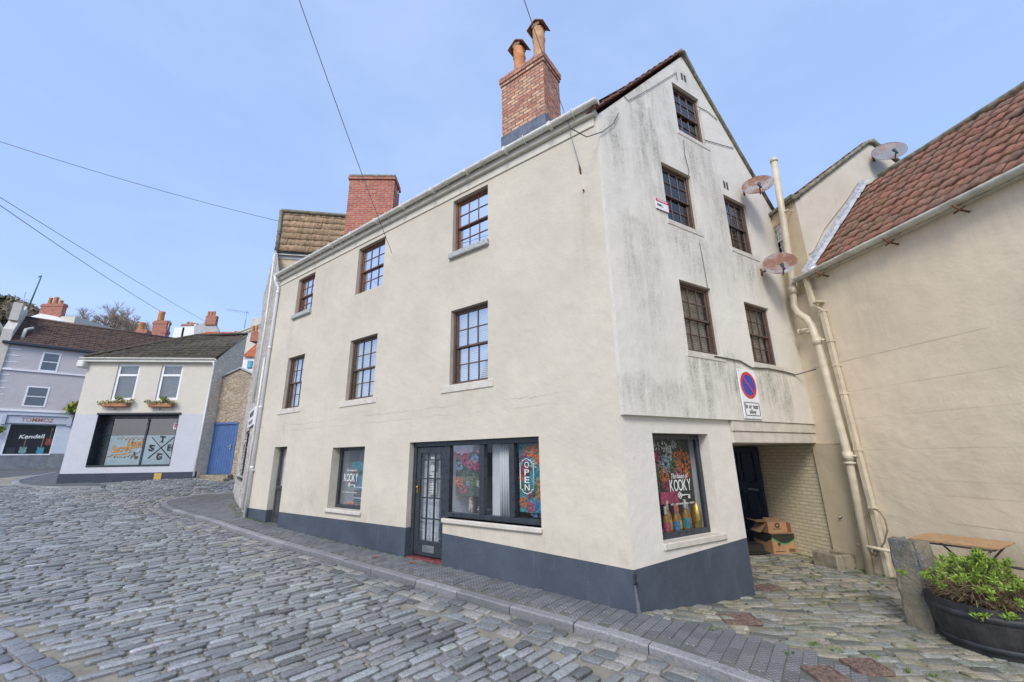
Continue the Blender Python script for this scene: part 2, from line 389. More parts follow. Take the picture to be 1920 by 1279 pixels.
def stones(name, items, mat, n=12, nosub=False):
    """items: array rows (x, y, ang, len, wid, h, jit, r, g, b) -> one mesh of rounded setts sitting on the ground surface"""
    I = np.array(items, float); N = len(I)
    th = np.linspace(0, 2*np.pi, n, endpoint=False) + np.pi/n
    e = .34; ct = np.sign(np.cos(th))*np.abs(np.cos(th))**e; st = np.sign(np.sin(th))*np.abs(np.sin(th))**e
    jit = 1 + rng.normal(0, 1, (N, n)) * I[:, 6:7]
    ux = ct[None] * jit * I[:, 3:4]/2; vy = st[None] * jit * I[:, 4:5]/2
    ca, sa = np.cos(I[:, 2:3]), np.sin(I[:, 2:3])
    zc = gz(I[:, 0], I[:, 1])
    tx, ty = rng.normal(0, .010, N), rng.normal(0, .024, N)
    rings = []
    for sc, hz in ((1.0, -.07), (1.0, -.008), (.955, -.001), (.80, .002)):
        x = ux*sc; y = vy*sc + 0; 
        m = .0 if sc > 1 else 1
        z = zc[:, None] + I[:, 5:6] + hz + m*(tx[:, None]*x*2 + ty[:, None]*y*2) + (rng.normal(0, .0009, (N, n)) if sc < 1 else 0)
        rings.append(np.stack([I[:, 0:1] + x*ca - y*sa, I[:, 1:2] + x*sa + y*ca, z], 2))
    cen = np.stack([I[:, 0], I[:, 1], zc + I[:, 5] + .004], 1)[:, None]
    V = np.concatenate(rings + [cen], 1); nv = 4*n + 1
    base = []
    for r in range(3):
        for k in range(n): base.append((r*n+k, r*n+(k+1) % n, (r+1)*n+(k+1) % n, (r+1)*n+k))
    quads = (np.array(base)[None] + (np.arange(N)*nv)[:, None, None]).reshape(-1, 4)
    tri = (np.array([(3*n+k, 3*n+(k+1) % n, 4*n) for k in range(n)])[None] + (np.arange(N)*nv)[:, None, None]).reshape(-1, 3)
    me = bpy.data.meshes.new(name); me.vertices.add(N*nv); me.vertices.foreach_set('co', V.reshape(-1))
    nl = quads.size + tri.size; me.loops.add(nl); me.loops.foreach_set('vertex_index', np.concatenate([quads.ravel(), tri.ravel()]).astype(np.int32))
    npy = len(quads) + len(tri); me.polygons.add(npy)
    ls = np.concatenate([np.arange(len(quads))*4, quads.size + np.arange(len(tri))*3]).astype(np.int32)
    me.polygons.foreach_set('loop_start', ls); me.update(calc_edges=True); me.validate()
    me.polygons.foreach_set('use_smooth', [True]*len(me.polygons))
    at = me.color_attributes.new('Col', 'FLOAT_COLOR', 'POINT')
    c = np.repeat(np.concatenate([I[:, 7:10], np.ones((N, 1))], 1), nv, axis=0); k_ = np.ones(nv); k_[:n] = .3; k_[n:2*n] = .62; c[:, :3] *= np.tile(k_, N)[:, None]; at.data.foreach_set('color', c.ravel())  # lower rings darkened in colour: grimy stone sides plus painted-in joint shade
    me.materials.append(mat); o = bpy.data.objects.new(name, me); COL.objects.link(o); tag(o, kind='structure'); return o
def stone_cols(n, base, var, pale=.06, palec=(.42, .40, .36)):
    k = rng.normal(1, var, (n, 1)).clip(.35, 1.8); c = np.array(base)[None] * k * (1 + rng.normal(0, .022, (n, 3)))
    p = rng.random(n) < pale; c[p] = np.array(palec) * rng.uniform(.7, 1.1, (p.sum(), 1)); return c.clip(.02, .7)
M_sett = stonemat('sett_stone', (.20, .38), .75, 75)
M_alleyst = stonemat('alley_stone', (.45, .75), .8, 55, .75)
cam_ok = lambda P, m=1.6: (np.abs(P[:, 0]) < (np.maximum(P[:, 1], 0) + m) * 1.35) & (P[:, 1] > 1.3)
# -- strips of squarish setts along the kerb
def along(line, off0, rows, pitch, ln, wd, col, jit=.05, h=-.10, s0=0, s1=1e9, side=1):
    L = np.array([np.array(p) for p in line]); seg = np.linalg.norm(np.diff(L, axis=0), axis=1); cum = np.concatenate([[0], np.cumsum(seg)]); out = []
    for r in range(rows):
        off = off0 + (r + .5) * pitch; s = max(0, s0) + random.random() * ln
        while s < min(cum[-1], s1) - .01:
            l = ln * random.uniform(.8, 1.25); i = min(len(seg)-1, int(np.searchsorted(cum, s) - 1) if s > 0 else 0)
            t = (s - cum[i]) / seg[i]; p = L[i] + (L[i+1]-L[i]) * t; d = (L[i+1]-L[i]) / seg[i]; nn = np.array([-d[1], d[0]]) * side
            q = p + nn * (off + random.gauss(0, .004)); out.append((q[0], q[1], math.atan2(d[1], d[0]) + random.gauss(0, .03), l*.93, wd*random.uniform(.92, 1.03), h + random.gauss(0, .004), jit)); s += l
    return out
# which side of the kerb is the road?
_t = kerbL[20]; _d = (kerbL[21]-kerbL[20]); _nn = np.array([-_d[1], _d[0]]); SIDE = -1 if inpoly(_t + _nn/np.linalg.norm(_nn)*.5, PAVE)[0] else 1
g = along(kerbL, .02, 3, .16, .23, .15, None, .05, -.074, side=SIDE); g = [x for x in g if cam_ok(np.array([x[:2]]))[0]]
gc = stone_cols(len(g), (.22, .23, .235), .25, .45)
allst = [list(a) + list(c) for a, c in zip(g, gc)]
# -- near-side channel, lower left corner of the photo
NL = [ghit(-160, 1085), ghit(0, 1165, -.1), ghit(90, 1225, -.1), ghit(170, 1281, -.1), ghit(420, 1500, -.1)]
nl = smooth(densify(NL, .25), 3)
_n2 = np.array([-(nl[5]-nl[4])[1], (nl[5]-nl[4])[0]]); SN = 1 if (_n2 @ (np.array([0, 0]) - nl[4])) > 0 else -1
g = along(nl, .03, 7, .17, .24, .155, None, .06, -.070, side=SN)
allst += [list(a) + list(c) for a, c in zip(g, stone_cols(len(g), (.27, .285, .30), .22, .1))]
NLS = [tuple(p) for p in nl] + [(4, -1), (-8, -1)]
# -- main carriageway: rows across the street, slightly fanned
rows = []
ang = R(90 - 40); U = np.array([math.cos(ang), math.sin(ang)]); Vv = np.array([-U[1], U[0]])
v = -6.0
while v < 32:
    near = v < 9
    pitch = .118 if v < 9 else (.13 if v < 14 else .155)
    u = -6 + random.random() * .3
    while u < 22:
        l = random.uniform(.2, .40) * (1 if v < 12 else 1.2) * (1 if random.random() > .12 else .6)
        bend = .018 * (u - 8) ** 2 * .35 + .03 * math.sin(u * .5 + v * .2)
        p = U * (u + l/2) + Vv * (v + bend + random.gauss(0, .003))
        sl = .0126 * (u - 8)
        rows.append((p[0], p[1], ang + math.atan(sl) + random.gauss(0, .012), l - random.uniform(.018, .042), pitch - random.uniform(.014, .025), -.062 + random.gauss(0, .005), .016)); u += l
    v += pitch
rows = np.array(rows); P = rows[:, :2]
ok = cam_ok(P) & ~inpoly(P, PAVE) & (dline(P, kerbL) > .46 + rows[:, 3]*.28) & ~(inpoly(P, NLS) & (dline(P, nl) > .01)) & (dline(P, nl) > rows[:, 3]*.12) & (P[:, 1] < 24) & (P[:, 0] > -23) & (P[:, 0] < 6)
lh = [tuple(F4(a, b, 0)[:2]) for a, b in ((-.5, -.55), (5.3, -.06), (6.6, 1.5), (6.6, 9), (-.5, 9))]
ok &= ~inpoly(P, lh)
# asphalt road beyond the channel on the far left
ASP = [tuple(ghit(-700, 935)), tuple(ghit(0, 907)), tuple(ghit(60, 903)), tuple(ghit(108, 893)), (-24, 40), (-60, 40)]
ok &= ~inpoly(P, ASP)
rows = rows[ok]; P = P[ok]
far = np.hypot(P[:, 0], P[:, 1])
cc = stone_cols(len(rows), (.315, .325, .322), .28, .07)
chan = [ghit(60, 905), ghit(110, 916), ghit(200, 928), ghit(300, 950)]
pl = dline(P, chan) < .42; cc[pl] = np.array((.40, .39, .36)) * rng.uniform(.7, 1.1, (pl.sum(), 1))
allst += [list(a) + list(c) for a, c in zip(rows, cc)]
print('setts', len(allst))
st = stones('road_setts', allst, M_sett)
# -- kerb stones
M_kerb = stonemat('kerb_granite', (.5, .7), .6, 90)
def kerbstones(line, w, h, name='kerb', ztop=.0, side=1):
    L = np.array(line); seg = np.linalg.norm(np.diff(L, axis=0), axis=1); cum = np.concatenate([[0], np.cumsum(seg)])
    def at(s):
        i = int(np.clip(np.searchsorted(cum, s) - 1, 0, len(seg)-1)); t = (s-cum[i])/seg[i]; d = (L[i+1]-L[i])/seg[i]; return L[i]+(L[i+1]-L[i])*t, np.array([-d[1], d[0]])*side
    mb = MB(); cols = []; s = .1
    while s < cum[-1] - .2:
        ln = random.uniform(.75, 1.15) if s > 1 else .9; e = min(s + ln - .012, cum[-1]); n = 4; base = len(mb.v); c = .34*random.uniform(.75, 1.2); dz = random.gauss(0, .004)
        pts = []
        for i in range(n+1):
            p, nn = at(s + (e-s)*i/n); z = float(gz(*p)) + ztop + dz
            ch = .012 if 0 < i < n else .016
            for (o, zz) in ((0, -h), (0, -ch), (-ch, 0), (-w+ch, 0), (-w, -ch), (-w, -h)):
                q = p + nn*(o + random.gauss(0, .0015)); pts.append((q[0], q[1], z + zz))
        fs = []
        for i in range(n):
            for k in range(5): a = i*6+k; fs.append((a, a+1, a+7, a+6))
        fs += [(0,1,2,3,4,5), tuple(n*6+k for k in (5,4,3,2,1,0))]
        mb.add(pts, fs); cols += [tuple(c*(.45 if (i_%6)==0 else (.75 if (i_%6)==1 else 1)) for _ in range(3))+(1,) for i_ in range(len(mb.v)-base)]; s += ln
    o = mb.build(name, M_kerb); at_ = o.data.color_attributes.new('Col', 'FLOAT_COLOR', 'POINT'); at_.data.foreach_set('color', np.array(cols).ravel()); tag(o, kind='structure')
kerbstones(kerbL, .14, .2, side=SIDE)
# far-left pavement in front of the cream shop and its kerb
kl = smooth(densify([ghit(112, 884), ghit(60, 893), ghit(35, 900), ghit(38, 905), ghit(70, 909), ghit(107, 911), ghit(200,910)], .3), 3)
KPAV = [tuple(p) for p in kl] + [tuple(F4(1, .3, 0)[:2]), tuple(F4(-.2, 4, 0)[:2])]
sheet('far_pavement', ((-30, -13, 13, 30), lambda P: inpoly(P, KPAV)), M_asph, -.03, .15)
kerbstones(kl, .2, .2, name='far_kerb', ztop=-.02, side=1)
# -- scored pavement tiles
tiles = []; a1 = math.atan2(D1[1], D1[0]); 
for i in range(0, 200):
    for j in range(-14, 28):
        a = -3.5 + i*.118; b = -2.9 + j*.185 + (i % 2)*.09
        q = C0 + D1*a + N1*b; tiles.append((q[0], q[1], a1, .118, .185, .002 + random.gauss(0, .002), .004))
tiles = np.array(tiles); P = tiles[:, :2]
ok = inpoly(P, PAVE) & ~inpoly(P, ALLEY) & (dline(P, kerbL) > .215) & (((P - C0) @ N1 < -.02) | ((P-C0) @ D1 < -.05) | ((P-C0)@D1 > 10.4)) & cam_ok(P)
covpos = [ghit(*c) for c in ((1385,1163),(1437,1103),(1625,1253),(1548,1268))]
for q in covpos: ok &= np.linalg.norm(P - q, axis=1) > .22
tiles = tiles[ok]
def tilepave():
    t = NT('pavement_tile'); a = t.node('ShaderNodeAttribute'); a.attribute_name = 'Col'
    m = t.mapping((1, 1, 1), (0, 0, -a1 + R(45)))
    br = t.node('ShaderNodeTexBrick'); br.offset = 0; t.L.new(m, br.inputs['Vector'])
    for k, v in (('Scale', 1), ('Mortar Size', .005), ('Mortar Smooth', .3), ('Brick Width', .04), ('Row Height', .04)): br.inputs[k].default_value = v
    col = t.mix(t.ramp(t.noise(2.1, 6, .7), .5, .7, 0, .3), a.outputs['Color'], (.10, .12, .06)); col = t.mix(t.math('MULTIPLY', br.outputs['Fac'], .6), col, (.03, .032, .03))
    col = t.mix(t.ramp(t.noise(60, 4, .8), .5, .7, 0, .4), col, (.27, .28, .28))
    h = t.math('ADD', t.math('MULTIPLY', br.outputs['Fac'], -1.0), t.math('MULTIPLY', t.noise(90, 3, .7), .5))
    return t.out(col, .55, t.bump(h, .6, .006))
def tilestones(items, mat):
    mb = MB(); cols = []
    for x, y, an, l, w, h, j in items:
        c, s_ = math.cos(an), math.sin(an); z = float(gz(x, y)) + h; pts = []
        for k, (i, zz) in enumerate(((0, -.03), (0, -.004), (.004, 0))):
            for sx, sy in ((-1,-1),(1,-1),(1,1),(-1,1)):
                dx, dy = sx*((l-.005)/2 - i), sy*((w-.005)/2 - i); X, Y = x+dx*c-dy*s_, y+dx*s_+dy*c; pts.append((X, Y, z+zz+(random.gauss(0,.0006) if 0 else 0)))
        fs = [(r*4+k, r*4+(k+1) % 4, (r+1)*4+(k+1) % 4, (r+1)*4+k) for r in (0, 1) for k in range(4)] + [(8, 9, 10, 11)]
        mb.add(pts, fs); g_ = .215*random.uniform(.78, 1.2); cols += [(g_*.98, g_, g_*1.02, 1)]*12
    o = mb.build('pavement_tiles', mat); at_ = o.data.color_attributes.new('Col', 'FLOAT_COLOR', 'POINT'); at_.data.foreach_set('color', np.array(cols).ravel()); tag(o, kind='structure')
tilestones(tiles, tilepave())
# -- worn granite alley cobbles
al = []; aa = R(168)
v = -1.0
ua = np.array([math.cos(aa), math.sin(aa)]); va = np.array([ua[1], -ua[0]]) * -1
for r in range(120):
    v = -6 + r*.125; u = -9 + random.random()*.4
    while u < 9:
        l = random.uniform(.14, .46); p = np.array([4.4, 6.5]) + ua*(u+l/2) + np.array([-ua[1], ua[0]])*(v + .12*math.sin(u*1.3) + random.gauss(0, .012))
        al.append((p[0], p[1], aa + .12*math.cos(u*1.3)*1.3 + random.gauss(0, .09), l-.014, .125-random.uniform(-.006, .018), .001+random.gauss(0, .004), .10)); u += l
al = np.array(al); P = al[:, :2]
ok = inpoly(P, ALLEY) & ~(((P-C0) @ N2 > .02) & ((P-C0) @ D2 < 2.36)) & ((P - P3) @ N3 < -.03) & cam_ok(P) & (P[:, 1] < 13)
for q in covpos: ok &= np.linalg.norm(P - q, axis=1) > .23
al = al[ok]; 
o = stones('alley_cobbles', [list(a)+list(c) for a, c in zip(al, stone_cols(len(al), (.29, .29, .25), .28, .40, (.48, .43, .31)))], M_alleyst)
# ================================================================ MATERIALS FOR BUILDINGS
M_fac = wallmat('cream_render', (.60, .548, .447), stains=((4.1,8.7,-1.3,-.9,.3),(0,3.2,-1.3,-1.05,.3),(.15,.45,2.2,4.0,.45),(2.2,3.2,.6,1.15,.22),(5.3,6.4,.55,1.15,.22),(1.2,3.2,-1.2,-.98,.35),(2.0,3.3,3.0,3.68,.2),(5.2,6.4,3.1,3.7,.2),(9.2,9.45,2.2,3.7,.55),(8.9,9.3,.5,1.15,.5),(7.0,7.9,-1.3,-.6,.45),(6.4,8.6,2.6,4.9,.16),(4.6,5.1,-1.25,-.5,.2)), streak=(.30,.26,.19), bands=((.86,.30,.45),(.72,.25,.3)), blotch=.10, bstr=.5, general=.10)
M_gab = wallmat('stained_white_render', (.725, .69, .605), stains=((.15,.55,3.6,5.6,.75),(.75,1.5,3.0,6.6,.95),(1.5,2.0,4.6,6.8,.5),(2.0,3.1,4.3,5.85,.75),(1.4,2.5,2.75,3.75,.8),(.25,1.1,.6,3.6,.55),(2.45,3.2,2.6,5.0,.7),(3.3,4.2,2.75,3.7,.75),
    (1.45,2.75,.5,1.5,1.0),(3.25,4.35,.5,1.45,1.0),(0,1.4,.5,1.0,.7),(2.2,3.0,6.9,7.6,.45),(4.6,5.0,.5,2.5,.2)), streak=(.165,.17,.12), bands=((2.2,.5,.25),), blotch=.08, bstr=.45, general=.05)
M_low = wallmat('white_render_low', (.70, .66, .585), blotch=.06, bstr=.45)
M_plin = wallmat('slate_blue_paint', (.072, .090, .115), blotch=.35, bstr=.8, streak=(.17, .19, .22), general=.4)
M_tan = wallmat('tan_render', (.74, .635, .475), stains=((-8,-.5,2.5,3.22,.3),(-8,-1.2,-2,-1.2,.25),(-1.9,-1.2,1.2,3.1,.35),), streak=(.33,.30,.24), bands=((1.52,.02,.55),(.99,.02,.3),(.53,.02,.25),(.02,.02,.3),(-.42,.02,.25),(-.62,.03,.35),(-.98,.03,.5)), blotch=.12, bstr=.5, general=.06)
M_tan2 = wallmat('ochre_render', (.61, .51, .35), blotch=.12, bstr=.5, general=.15, bands=((.12,.1,.8),(.35,.3,.5)))
M_bgab = wallmat('weathered_gable_render', (.60, .55, .45), general=.6, streak=(.30,.28,.23), blotch=.14)
M_ybrick = brickmat('painted_yellow_brick', (.78, .69, .49), (.72, .63, .43), (.60, .51, .34), ms=.009, bstr=1.0, sm=.5)
M_redbr = brickmat('red_brick', (.40, .085, .048), (.60, .20, .11), (.44, .34, .28), ms=.010, bstr=.7, tint=((.22, .10, .09), .5))
M_pinkbr = brickmat('pink_stock_brick', (.52, .19, .11), (.80, .54, .33), (.19, .15, .13), bw=.20, bh=.078, ms=.012, bstr=.8, tint=((.22, .11, .10), .6))
M_brown = paint('brown_timber', (.17, .075, .05), .4, .25, 14)
M_brown2 = paint('dark_brown_timber', (.11, .068, .052), .4, .2, 14)
M_black = paint('black_gloss_timber', (.036, .044, .054), .3, .2, 10, bump=.15)
M_white = paint('white_upvc', (.78, .79, .80), .35, .05, 3)
M_gut = paint('weathered_white_gutter', (.70, .69, .62), .4, .08, 4, dirt=((.30, .29, .22), .45))
M_ggut = paint('grey_gutter', (.54, .53, .45), .45, .15, 5, dirt=((.12, .13, .08), .6))
M_pipe = paint('cream_pipe_paint', (.60, .53, .40), .4, .1, 5, dirt=((.30, .22, .13), .35))
M_sill = paint('sill_render', (.60, .56, .48), .7, .1, 6, bump=.4)
M_gsill = paint('grey_stone_sill', (.42, .43, .42), .75, .2, 18, bump=.5)
M_lead = paint('lead_sheet', (.15, .17, .21), .45, .3, 5, metal=.3)
M_ridge = paint('mossy_mortar', (.22, .21, .15), .9, .4, 8, bump=.8, bscale=30, dirt=((.08, .11, .02), .8))
M_terra = paint('terracotta_pot', (.62, .26, .10), .75, .25, 9, dirt=((.30, .24, .17), .5))
M_terra2 = paint('buff_clay_pot', (.55, .31, .16), .75, .25, 9, dirt=((.25, .17, .12), .5))
M_blind = paint('cream_blind', (.72, .64, .50), .6, .06, 4)
M_room = paint('dim_room', (.05, .05, .055), .9, .1, 2)
M_roomg = paint('grey_room', (.30, .31, .33), .9, .1, 2)
M_net = paint('net_curtain', (.55, .57, .58), .9, .15, 8)
M_cable = paint('cable_sheath', (.10, .09, .08), .5, .1, 9)
M_wire = paint('overhead_line', (.16, .17, .20), .5, .1, 9)
M_rust = paint('rusty_iron', (.20, .085, .045), .8, .45, 14, bump=.6)
M_grate = paint('rusted_drain_cover', (.20, .135, .11), .85, .45, 22, bump=.9)
M_galv = paint('galvanised_steel', (.36, .38, .38), .4, .15, 12, metal=.8)
G_up = glassmat('upstairs_glass', (.72, .76, .78), .85)
G_low = glassmat('first_floor_glass', (.85, .87, .87), .55)
G_shop = glassmat('shop_glass', (.94, .96, .96), .26)
G_far = glassmat('far_glass', (.5, .55, .6), 1.6)
T_main = tilemat('clay_pantile', (.30, .12, .08), (.20, .10, .08))
T_right = tilemat('brown_red_pantile', (.38, .175, .12), (.27, .17, .125), mossk=.42, dark=(.09,.05,.035))
T_old = tilemat('pale_clay_pantile', (.54, .37, .23), (.38, .28, .17), mossk=.5, dark=(.14,.08,.05))
T_dark = tilemat('dark_concrete_tile', (.10, .085, .07), (.065, .06, .05), (.12, .13, .05), .5)
T_brown = tilemat('brown_tile', (.17, .105, .08), (.11, .075, .065), mossk=.2)
T_orange = tilemat('new_orange_tile', (.60, .17, .08), (.48, .13, .07), mossk=.05, dark=(.2, .06, .04))
def pebble(name, c1, c2, mort, sc=9):
    t = NT(name); uv = t.co.outputs['UV']; v = t.node('ShaderNodeTexVoronoi'); v.feature = 'F1'; v.inputs['Scale'].default_value = sc
    t.L.new(uv, v.inputs['Vector']); v2 = t.node('ShaderNodeTexVoronoi'); v2.feature = 'DISTANCE_TO_EDGE'; v2.inputs['Scale'].default_value = sc; t.L.new(uv, v2.inputs['Vector'])
    e = t.ramp(v2.outputs['Distance'], .03, .14); r = t.node('ShaderNodeSeparateColor'); t.L.new(v.outputs['Color'], r.inputs[0])
    col = t.mix(r.outputs[0], c1, c2); col = t.mix(e, mort, col); col = t.mix(t.ramp(t.noise(1.5, 5, .7, uv), .45, .7, 0, .6), col, mort)
    return t.out(col, .9, t.bump(t.math('ADD', e, t.math('MULTIPLY', t.noise(30, 4, .7, uv), .4)), .9, .03))
M_rubw = pebble('whitewashed_rubble', (.58, .55, .50), (.30, .17, .11), (.60, .58, .53), 5)
M_rub = pebble('brown_rubble', (.50, .40, .29), (.30, .22, .16), (.42, .36, .27), 7)
M_rough = pebble('roughcast', (.82, .73, .58), (.66, .56, .42), (.80, .72, .57), 10)
# ================================================================ BUILDING COMPONENTS
def sash(parent, fr, s0, s1, z0, z1, d, cols=3, top=2, bot=2, mat=None, blind=None, fw=.045, name='sash_window', sill=None, glass=None, mt=.018, label=None, room=True):
    """box frame + two sashes with glazing bars set back d behind the wall face; s0<s1"""
    mat = mat or M_brown; mb = MB(fr); W = s1-s0; H = z1-z0; o = .004
    s0 += o; s1 -= o; z0 += o; z1 -= o
    mb.cbox(s0, s0+fw, d, d+.09, z0, z1); mb.cbox(s1-fw, s1, d, d+.09, z0, z1)
    mb.cbox(s0+fw, s1-fw, d+.002, d+.09, z1-fw*.8, z1); mb.cbox(s0+fw, s1-fw, d-.02, d+.09, z0, z0+fw*.8)
    a0, a1 = s0+fw, s1-fw; b0, b1 = z0+fw*.8, z1-fw*.8; mid = b0 + (b1-b0)*bot/(top+bot)
    for (zz0, zz1, dd, nr) in ((mid-.02, b1, d+.025, top), (b0, mid+.02, d+.055, bot)):
        sr = .034
        mb.cbox(a0, a0+sr, dd, dd+.035, zz0, zz1, .004); mb.cbox(a1-sr, a1, dd, dd+.035, zz0, zz1, .004)
        mb.cbox(a0+sr, a1-sr, dd+.001, dd+.035, zz0, zz0+sr, .004); mb.cbox(a0+sr, a1-sr, dd+.001, dd+.035, zz1-sr, zz1, .004)
        for i in range(1, cols): x = a0+sr + (a1-a0-2*sr)*i/cols; mb.cbox(x-mt/2, x+mt/2, dd+.004, dd+.03, zz0+sr, zz1-sr, .003)
        for j in range(1, nr): z = zz0+sr + (zz1-zz0-2*sr)*j/nr; mb.cbox(a0+sr, a1-sr, dd+.006, dd+.03, z-mt/2, z+mt/2, .003)
    w = mb.build(name, mat, parent)
    if label: w['label'] = label
    g = MB(fr)
    for (zz0, zz1, dd) in ((mid, b1, d+.045), (b0, mid, d+.075)): g.add([(a0+.02, dd, zz0), (a1-.02, dd, zz0), (a1-.02, dd, zz1), (a0+.02, dd, zz1)], [(0, 1, 2, 3)])
    g.build('glass', glass or G_up, w)
    if blind:
        kind, frac = blind; bm = MB(fr); top_ = b1; low = b1 - (b1-b0)*frac
        if kind == 'slat':
            z = top_
            while z > low: bm.add([(a0, d+.115, z), (a1, d+.115, z), (a1, d+.120, z-.023), (a0, d+.120, z-.023)], [(0, 1, 2, 3)]); z -= .032
            bm.build('blind', M_blind, w)
        else:
            n = 26; pts = []
            for i in range(n+1): x = a0 + (a1-a0)*i/n; y = d+.13+.012*math.sin(i*1.9); pts += [(x, y, low), (x, y, top_)]
            bm.add(pts, [(2*i, 2*i+2, 2*i+3, 2*i+1) for i in range(n)], smooth=True); bm.build('curtain', M_net, w)
    if room: roombox(w, fr, s0, s1, z0, z1, d+.092)
    if sill: sill_(w, fr, *sill)
    return w
def roombox(parent, fr, s0, s1, z0, z1, d, depth=.35, mat=None, name='room'):
    mb = MB(fr); L = [(s0, z0), (s1, z0), (s1, z1), (s0, z1)]; mb.strip(L, d, d+depth); mb.poly(L, (), d+depth); return mb.build(name, mat or M_room, parent)
def sill_(parent, fr, s0, s1, z0, z1, out, mat=None, d0=0.1):
    mb = MB(fr); mb.cbox(s0, s1, -out, d0, z0, z1, .012); return mb.build('sill', mat or M_sill, parent)
def reveal(mb, s0, s1, z0, z1, d, mi=0): mb.strip([(s0, z0), (s1, z0), (s1, z1), (s0, z1)], 0, d, True, mi)
def pantiles(fr3, W, Lh, name, mat, parent, tw=.24, th=.30, rng_=None, amp=.028, step=.022, jitter=.006, flat=False):
    """fr3(a, b, h): a along the eave, b up the slope, h off the slope. rng_(b)->(a0,a1) clips each course"""
    mb = MB(fr3); nb = int(math.ceil(Lh/th)); cols = []; ns = 6
    for j in range(nb):
        b0, b1 = j*th, min((j+1)*th+.03, Lh+.02)
        lo, hi = rng_((b0+b1)/2) if rng_ else (0, W)
        i0, i1 = int(math.floor(lo/tw)), int(math.ceil(hi/tw))
        for i in range(i0, i1):
            dz = random.gauss(0, jitter); db = random.gauss(0, jitter*.8); r = random.random(); pts = []
            for k in range(ns+1):
                a = min(max((i + k/ns)*tw, lo), hi); ph = k/ns
                pr = amp*(math.sin(ph*2*math.pi)*.6 + (.5*math.exp(-((ph-.85)/.13)**2)*1.6)) if not flat else (amp if 0<k<ns-1 else 0)
                pts += [(a, b0+db, pr+step+dz), (a, b0+db, pr+step-.02+dz-.012), (a, b1, pr+dz)]
            n0 = len(mb.v); mb.add(pts, [(3*k, 3*k+3, 3*k+5, 3*k+2) for k in range(ns)] + [(3*k+1, 3*k+4, 3*k+3, 3*k) for k in range(ns)], smooth=True); cols += [r]*(len(mb.v)-n0)
    o = mb.build(name, mat, parent); at = o.data.attributes.new('rnd', 'FLOAT', 'POINT'); at.data.foreach_set('value', cols); return o
def slope_frame(P0, A, B):
    """P0 world Vector at eave start, A unit along eave, B vector up the slope"""
    A = Vector(A).normalized(); B = Vector(B).normalized(); N = A.cross(B); 
    if N.z < 0: N = -N
    P0 = Vector(P0); return lambda a, b, h: tuple(P0 + A*a + B*b + N*h)
def chimney_pot(parent, x, y, z, r, h, mat, style=0, name='chimney_pot'):
    mb = MB()
    if style == 0: pr = [(r*.95, z), (r*1.0, z+h*.05), (r*.82, z+h*.75), (r*.95, z+h*.8), (r*.85, z+h*.86), (r*.98, z+h*.92), (r*.95, z+h), (r*.7, z+h), (r*.65, z+h*.8)]
    else: pr = [(r, z), (r*1.02, z+h*.06), (r*.82, z+h*.1), (r*.8, z+h*.6), (r*.95, z+h*.66), (r*.8, z+h*.7), (r*.86, z+h*.8), (r*.86, z+h*.9), (r*.7, z+h*.9)]
    mb.lathe(pr, (x, y), 16); o = mb.build(name, mat, parent); return o
def gutter(mb, pts, r, n=8, mi=0):     # half-round gutter: outer and inner skins, pts world-like in mb frame
    for i in range(len(pts)-1):
        p, q = Vector(pts[i]), Vector(pts[i+1]); t = (q-p).normalized(); w = t.cross(Vector((0, 0, 1))).normalized(); P = []
        for c in (p, q):
            for rr in (r, r-.006):
                for k in range(n+1): a = math.pi*k/n; v = c + w*math.cos(a)*rr - Vector((0, 0, 1))*math.sin(a)*rr; P.append(tuple(v))
        m = n+1; fs = []
        for k in range(n): fs += [(k, k+1, 2*m+k+1, 2*m+k), (m+k, 3*m+k, 3*m+k+1, m+k+1)]
        fs += [(0, 2*m, 3*m, m), (n, m+n, 3*m+n, 2*m+n)]
        mb.add(P, fs, mi, True)
# ================================================================ THE CREAM CORNER HOUSE
def rect(s0, s1, z0, z1): return [(s0, z0), (s1, z0), (s1, z1), (s0, z1)]
g0 = float(gz(*C0))
HOUSE = root('corner_house', (C0[0], C0[1], g0), 'tall cream and white corner house with a slate blue painted base and brown sash windows', 'house')
FW = dict(W0=(2.23,3.13,3.71,4.98), W1=(5.30,6.34,3.76,4.97), W2=(8.34,9.24,3.78,4.96), X0=(2.23,3.12,1.23,2.63), X1=(5.33,6.34,1.24,2.63), X2=(8.37,9.25,1.28,2.66), K=(5.47,6.65,-.99,.25))
mb = MB(F1)
outer = [(0,-1.31),(3.19,-1.18),(3.19,-.95),(1.27,-.95),(1.27,.28),(4.1,.28),(4.1,-1.17),(8.69,-1.18),(8.69,.33),(9.34,.33),(9.34,-1.18),(10.4,-1.18),(10.4,5.22),(0,5.22)]
mb.poly(outer, [rect(*v) for v in FW.values()])
for v in FW.values(): reveal(mb, *v, .2)
mb.strip([(3.19,-1.18),(3.19,-.95),(1.27,-.95),(1.27,.28),(4.1,.28),(4.1,-1.17)], 0, .22, False)
mb.strip([(8.69,-1.18),(8.69,.33),(9.34,.33),(9.34,-1.18)], 0, .3, False)
mb.strip([(10.4,-1.18),(10.4,5.22)], 0, .5, False)
mb.build('front_wall', M_fac, HOUSE)
mb = MB(F1)
for L in ([(0,-2.2),(3.19,-2.2),(3.19,-1.18),(0,-1.31)], [(4.1,-2.2),(8.69,-2.2),(8.69,-1.18),(4.1,-1.17)], [(9.34,-2.2),(10.4,-2.2),(10.4,-1.18),(9.34,-1.18)]): mb.poly(L)
for s_ in (3.19, 4.1, 8.69, 9.34): mb.strip([(s_,-2.2),(s_,-1.18)], 0, .25, False)
mb.add([(.0,0,-2.2),(0,0,-1.31)],[])
o1 = mb.build('plinth', M_plin, HOUSE)
